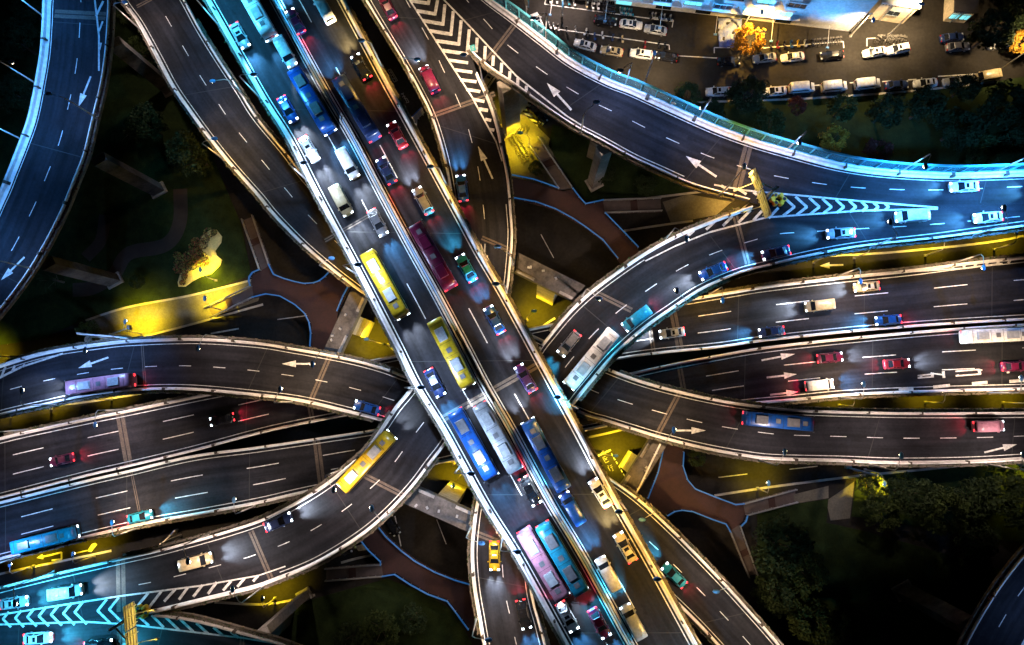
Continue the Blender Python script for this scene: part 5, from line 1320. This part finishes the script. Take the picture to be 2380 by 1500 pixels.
def scooter(c, name):
    t = thing("motor_scooter", "", "scooter")
    m = MB(); m.box((-.35, 0, .55), (.75, .34, .32), taper=.8); m.box((.1, 0, .32), (.5, .3, .1)); m.box((.5, 0, .7), (.16, .42, .75), taper=.7); part("body", m, c, t, False)
    m = MB(); m.box((-.35, 0, .8), (.7, .28, .1), taper=.85); part("seat", m, BLACK, t, False)
    m = MB(); m.box((-.85, 0, .95), (.36, .4, .34)); part("top_box", m, c, t, False)
    m = MB(); m.tube((.48, -.33, 1.08), (.48, .33, 1.08), .03, n=5); part("handlebar", m, BLACK, t, False)
    for x in (-.6, .65):
        m = MB(); m.tube((x, -.06, .25), (x, .06, .25), .25, n=10); part("wheel", m, TYRE, t, False)
    return t
SC = {}
def scooters(rows, label, group):
    for x, y, a, c in rows:
        key = (c, 1)
        p = pix(x, y, .3); loc = (p.x, p.y, .01)
        if key not in SC: SC[key] = scooter(CP[c], c); o = SC[key]; o.location = loc; o.rotation_euler = (0, 0, a)
        else: o = dup(SC[key], loc, a)
        o["label"] = label; o["category"] = "scooter"; o["group"] = group
scooters([(1278, 2, R(100), "white"), (1293, 2, R(100), "white"), (1307, 5, R(100), "white"), (1321, 6, R(100), "cyan"), (1334, 8, R(100), "white"), (1364, 2, R(98), "white"), (1379, 4, R(98), "white"), (1390, 5, R(98), "white"),
          (1363, 13, R(98), "cream"), (1377, 15, R(98), "white"), (1389, 16, R(98), "white")], "pale motor scooter parked in the lined bay at the top edge", "pale scooters in the lined bay")
scooters([(1402 + i * 5, 10 + i * .8, R(98), "black") for i in range(6)] + [(1402 + i * 5, 21 + i * .6, R(98), "black") for i in range(6)] + [(1442 + i * 5.2, 26 + i * .8, R(98), "cyan" if i % 2 else "silver") for i in range(6)] +
         [(1510 + i * 7, 37 + i * .9, R(98), "silver" if i % 3 else "black") for i in range(8)], "small dark or silver scooter packed along the building side of the bay", "packed scooters by the building")
scooters([(1277, 61, R(110), "white"), (1287, 62, R(110), "white"), (1297, 66, R(100), "black"), (1317, 72, R(100), "black"), (1338, 70, R(95), "silver"), (1361, 75, R(70), "white"), (1366, 82, R(80), "black"), (1382, 86, R(92), "blue"),
          (1400, 83, R(95), "white"), (1424, 88, R(80), "navy"), (1446, 92, R(92), "cream"), (1499, 105, R(80), "red"), (1531, 107, R(85), "black"), (1545, 109, R(85), "black")], "motor scooter standing along the painted line between the two car rows", "scooters between the car rows")
scooters([(1790 + i * 16, 107 - i * 1.1, R(90), c) for i, c in enumerate(("black", "red", "black", "blue", "yellow", "silver", "black"))], "motor scooter by the white building's painted strip", "scooters by the white building")
# tarpaulin, blocks, pale pier leg
p = pix(1697, 78, 0); k = MB(); n = 9
vs = [(p.x + (i - 4) * .62, p.y + (j - 4) * .8, .25 + .22 * math.sin(i * 1.3 + j) + .2 * math.cos(j * 1.9 - i)) for j in range(n) for i in range(n)]
k.add(vs, [(j * n + i, j * n + i + 1, (j + 1) * n + i + 1, (j + 1) * n + i) for j in range(n - 1) for i in range(n - 1)])
t = single("tarpaulin", k, TARP, "crumpled blue and white tarpaulin on the ground before the building", "tarpaulin", loc=(p.x, p.y, .02))
tm = t.modifiers.new("t", 'SOLIDIFY'); tm.thickness = .05
p = pix(1044, 1062, 0)
def leg(top, zt, label, size=(2.0, 1.5)):
    p = pix(*top, zt); t = thing("bridge_column", label, "bridge column", (p.x, p.y, 0)); a = math.atan2(p.y, p.x)
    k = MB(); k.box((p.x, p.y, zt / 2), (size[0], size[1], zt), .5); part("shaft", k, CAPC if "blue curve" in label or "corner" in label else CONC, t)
    k = MB(); k.box((p.x, p.y, .3), (size[0] + .8, size[1] + .8, .6), .5); part("footing", k, CONC, t)
leg((612, 1470), 21, "pale column standing free beside the ground road at the bottom edge")
leg((1180, 195), 21, "big yellow lit column under the wide ramp beside the cream suv", (3.2, 2.4))
leg((1405, 345), 21, "dim column under the planter side of the wide ramp", (2.2, 2.0))
leg((230, 370), 20, "pale column under the blue curve beside the dark park", (2.6, 1.7))
leg((110, 612), 20, "pale column under the lower blue curve by the palm", (2.6, 1.7))
leg((265, 100), 20, "pale column under the top of the blue curve", (2.6, 1.7))
leg((2250, 1455), 20, "pale column beside the corner ramp at the bottom", (3.0, 2.0))
# corner ramp at the lower right
CRa = [(2215, 1560), (2235, 1500), (2275, 1425), (2320, 1355), (2375, 1285), (2440, 1215), (2520, 1140)]
CRb = [(2340, 1600), (2375, 1525), (2410, 1460), (2450, 1400), (2510, 1335), (2580, 1270), (2660, 1200)]
cr = Road(CRa, CRb, ZC, 50, "elevated_ramp", "short piece of curved ramp cut off by the lower corner", "ramp")
cr.parapet('a', width=.4); cr.planter('a', dens=9, leafm=LEAFR); cr.parapet('b', width=.9); cr.dashes((2322, 1455), (2370, 1385), .4)
rlamp(cr, 'b', (2420, 1450), "street lamp on the far parapet of the corner ramp", COOL, 3000)

# ------------------------------------------------------------------ buildings
def building():
    A, B = pix(1225, -14, 0), pix(1978, 74, 0); e = (B - A).normalized(); n = Vector((-e.y, e.x, 0)); L = (B - A).length; rz = math.atan2(e.y, e.x); Hh = 17
    t = thing("apartment_building", "pale blue building with rows of projecting bay windows above the car park", "building", (A.x, A.y, 0))
    def W(x, d, z): v = A + e * x + n * d; return (v.x, v.y, z)
    k = MB(); k.box(W(L / 2, 9, Hh / 2), (L, 18, Hh), rz); part("wall", k, WHITE, t)
    k = MB(); k.box(W(L / 2, 9, Hh + .3), (L + 1, 19, .6), rz); part("roof", k, ROOFD, t)
    k = MB(); k.box(W(L / 2 - 6, -.55, 3.4), (L - 12, 1.1, .35), rz); part("canopy", k, WHITE, t)
    nb = 9; bw = (L - 14) / nb
    for fl in range(4):
        z0 = 4.0 + fl * 3.4
        for i in range(nb):
            x = 1 + bw * (i + .5) + (bw * .25 if fl % 2 else 0); w2 = bw * .42
            k = MB(); pr = [W(x - w2, -.02, 0), W(x - w2 * .72, -1.5, 0), W(x + w2 * .72, -1.5, 0), W(x + w2, -.02, 0)]
            k.prism([Vector(p) for p in pr], z0, z0 + 1.0); k.prism([Vector(p) for p in pr], z0 + 2.5, z0 + 2.85); k.prism([Vector(W(x - w2, -.02, 0)), Vector(W(x - w2 * .82, -1.0, 0)), Vector(W(x + w2 * .82, -1.0, 0)), Vector(W(x + w2, -.02, 0))], z0 + 1.0, z0 + 2.5)
            b = part("bay", k, WHITE, t)
            lit = (fl, i) in ((0, 5), (0, 7), (0, 8), (1, 2), (1, 7), (0, 1))
            k = MB(); k.box(W(x, -1.28, z0 + 1.75), (w2 * 1.4, .12, 1.4), rz); wv = part("window", k, WLIT if lit else WDARK, b)
            wv.location = (0, 0, 0)
            k = MB()
            for dx in (-.7, -.23, .23, .7): k.box(W(x + w2 * dx, -1.36, z0 + 1.75), (.09, .06, 1.4), rz)
            k.box(W(x, -1.36, z0 + 1.05), (w2 * 1.44, .07, .09), rz); k.box(W(x, -1.36, z0 + 2.45), (w2 * 1.44, .07, .09), rz); part("window_frame", k, WFRAME, b)
    for i in range(6):  # floodlights added to wash the facade in cool light
        x = L * (i + .5) / 6; a_ = Vector(W(x, -1.2, 3.1)); wl = thing('added_wall_lamp', 'added cool floodlight on an arm, brightening the front of the pale blue building', 'added lamp', a_, 0, 'added floodlights of the pale blue building')
        k = MB(); k.box(W(x, -6.0, 3.3), (.6, .35, .25), rz); part('lamp_housing', k, LHEAD, wl); k = MB(); k.tube(W(x, -1.0, 3.2), W(x, -6.0, 3.3), .06); part('arm', k, LPOLE, wl)
        o = spot('added_wall_light', None, W(x, -6.0, 3.6), (0, 0, 0), (.06, .42, 1.0), 4200, 150, .7, .3); o.rotation_euler = (Vector(W(x, 0, 12)) - o.location).to_track_quat('-Z', 'Y').to_euler()
    for i in range(7):
        k = MB(); x = 4 + i * (L - 16) / 6.3; k.box(W(x, -.05, 1.6), (3.2, .14, 2.4), rz); part("shop_window", k, WLIT if i in (2,) else WDARK, t)
building()
def small_building(p, q_, depth, Hh, wallm, label, lit=False, roofm=None, win=1):
    A, B = pix(*p, 0), pix(*q_, 0); e = (B - A).normalized(); n = Vector((-e.y, e.x, 0)); L = (B - A).length; rz = math.atan2(e.y, e.x)
    t = thing("kiosk_building" if lit else "annex_building", label, "building", (A.x, A.y, 0))
    def W(x, d, z): v = A + e * x + n * d; return (v.x, v.y, z)
    k = MB(); k.box(W(L / 2, depth / 2, Hh / 2), (L, depth, Hh), rz); part("wall", k, wallm, t)
    k = MB(); k.box(W(L / 2, depth / 2, Hh + .2), (L + .5, depth + .5, .4), rz); part("roof", k, roofm or ROOFD, t)
    for i in range(win):
        x = L * (i + .5) / win; ww = min(2.4, L / win * .7)
        k = MB(); k.box(W(x, -.06, Hh * .55), (ww, .14, 1.5), rz); f_ = part("window", k, WLIT if lit else WDARK, t)
        k = MB(); k.box(W(x, -.16, Hh * .55), (.08, .06, 1.5), rz); k.box(W(x, -.16, Hh * .55 - .78), (ww + .2, .1, .1), rz); k.box(W(x, -.16, Hh * .55 + .78), (ww + .2, .1, .1), rz); part("window_frame", k, WFRAME, t)
    k = MB()
    for i in range(12): k.box(W(L * (i + .5) / 12, -.1, Hh - .3), (.12, .2, .2), rz)
    part("eaves_bracket", k, ROOFD, t)
    k = MB(); k.tube(W(L * .33, -.12, 0), W(L * .33, -.12, Hh), .09, n=6); part("drain_pipe", k, WFRAME, t)
small_building((2018, 44), (2098, 56), 12, 6, CREAM, "cream walled annex with one small window behind the bicycle rack", roofm=WHITE)
small_building((2192, 50), (2240, 54), 10, 4, CREAM, "kiosk with glowing cyan windows and dark roof at the street end", True, win=2)
# planters of yellow lit plants and hedge beside the white building
for (x, y, l) in ((1695, 60, "white sack lying by the building next to the tarpaulin"),):
    pass
for prm in list(PROTO.values()):
    pass
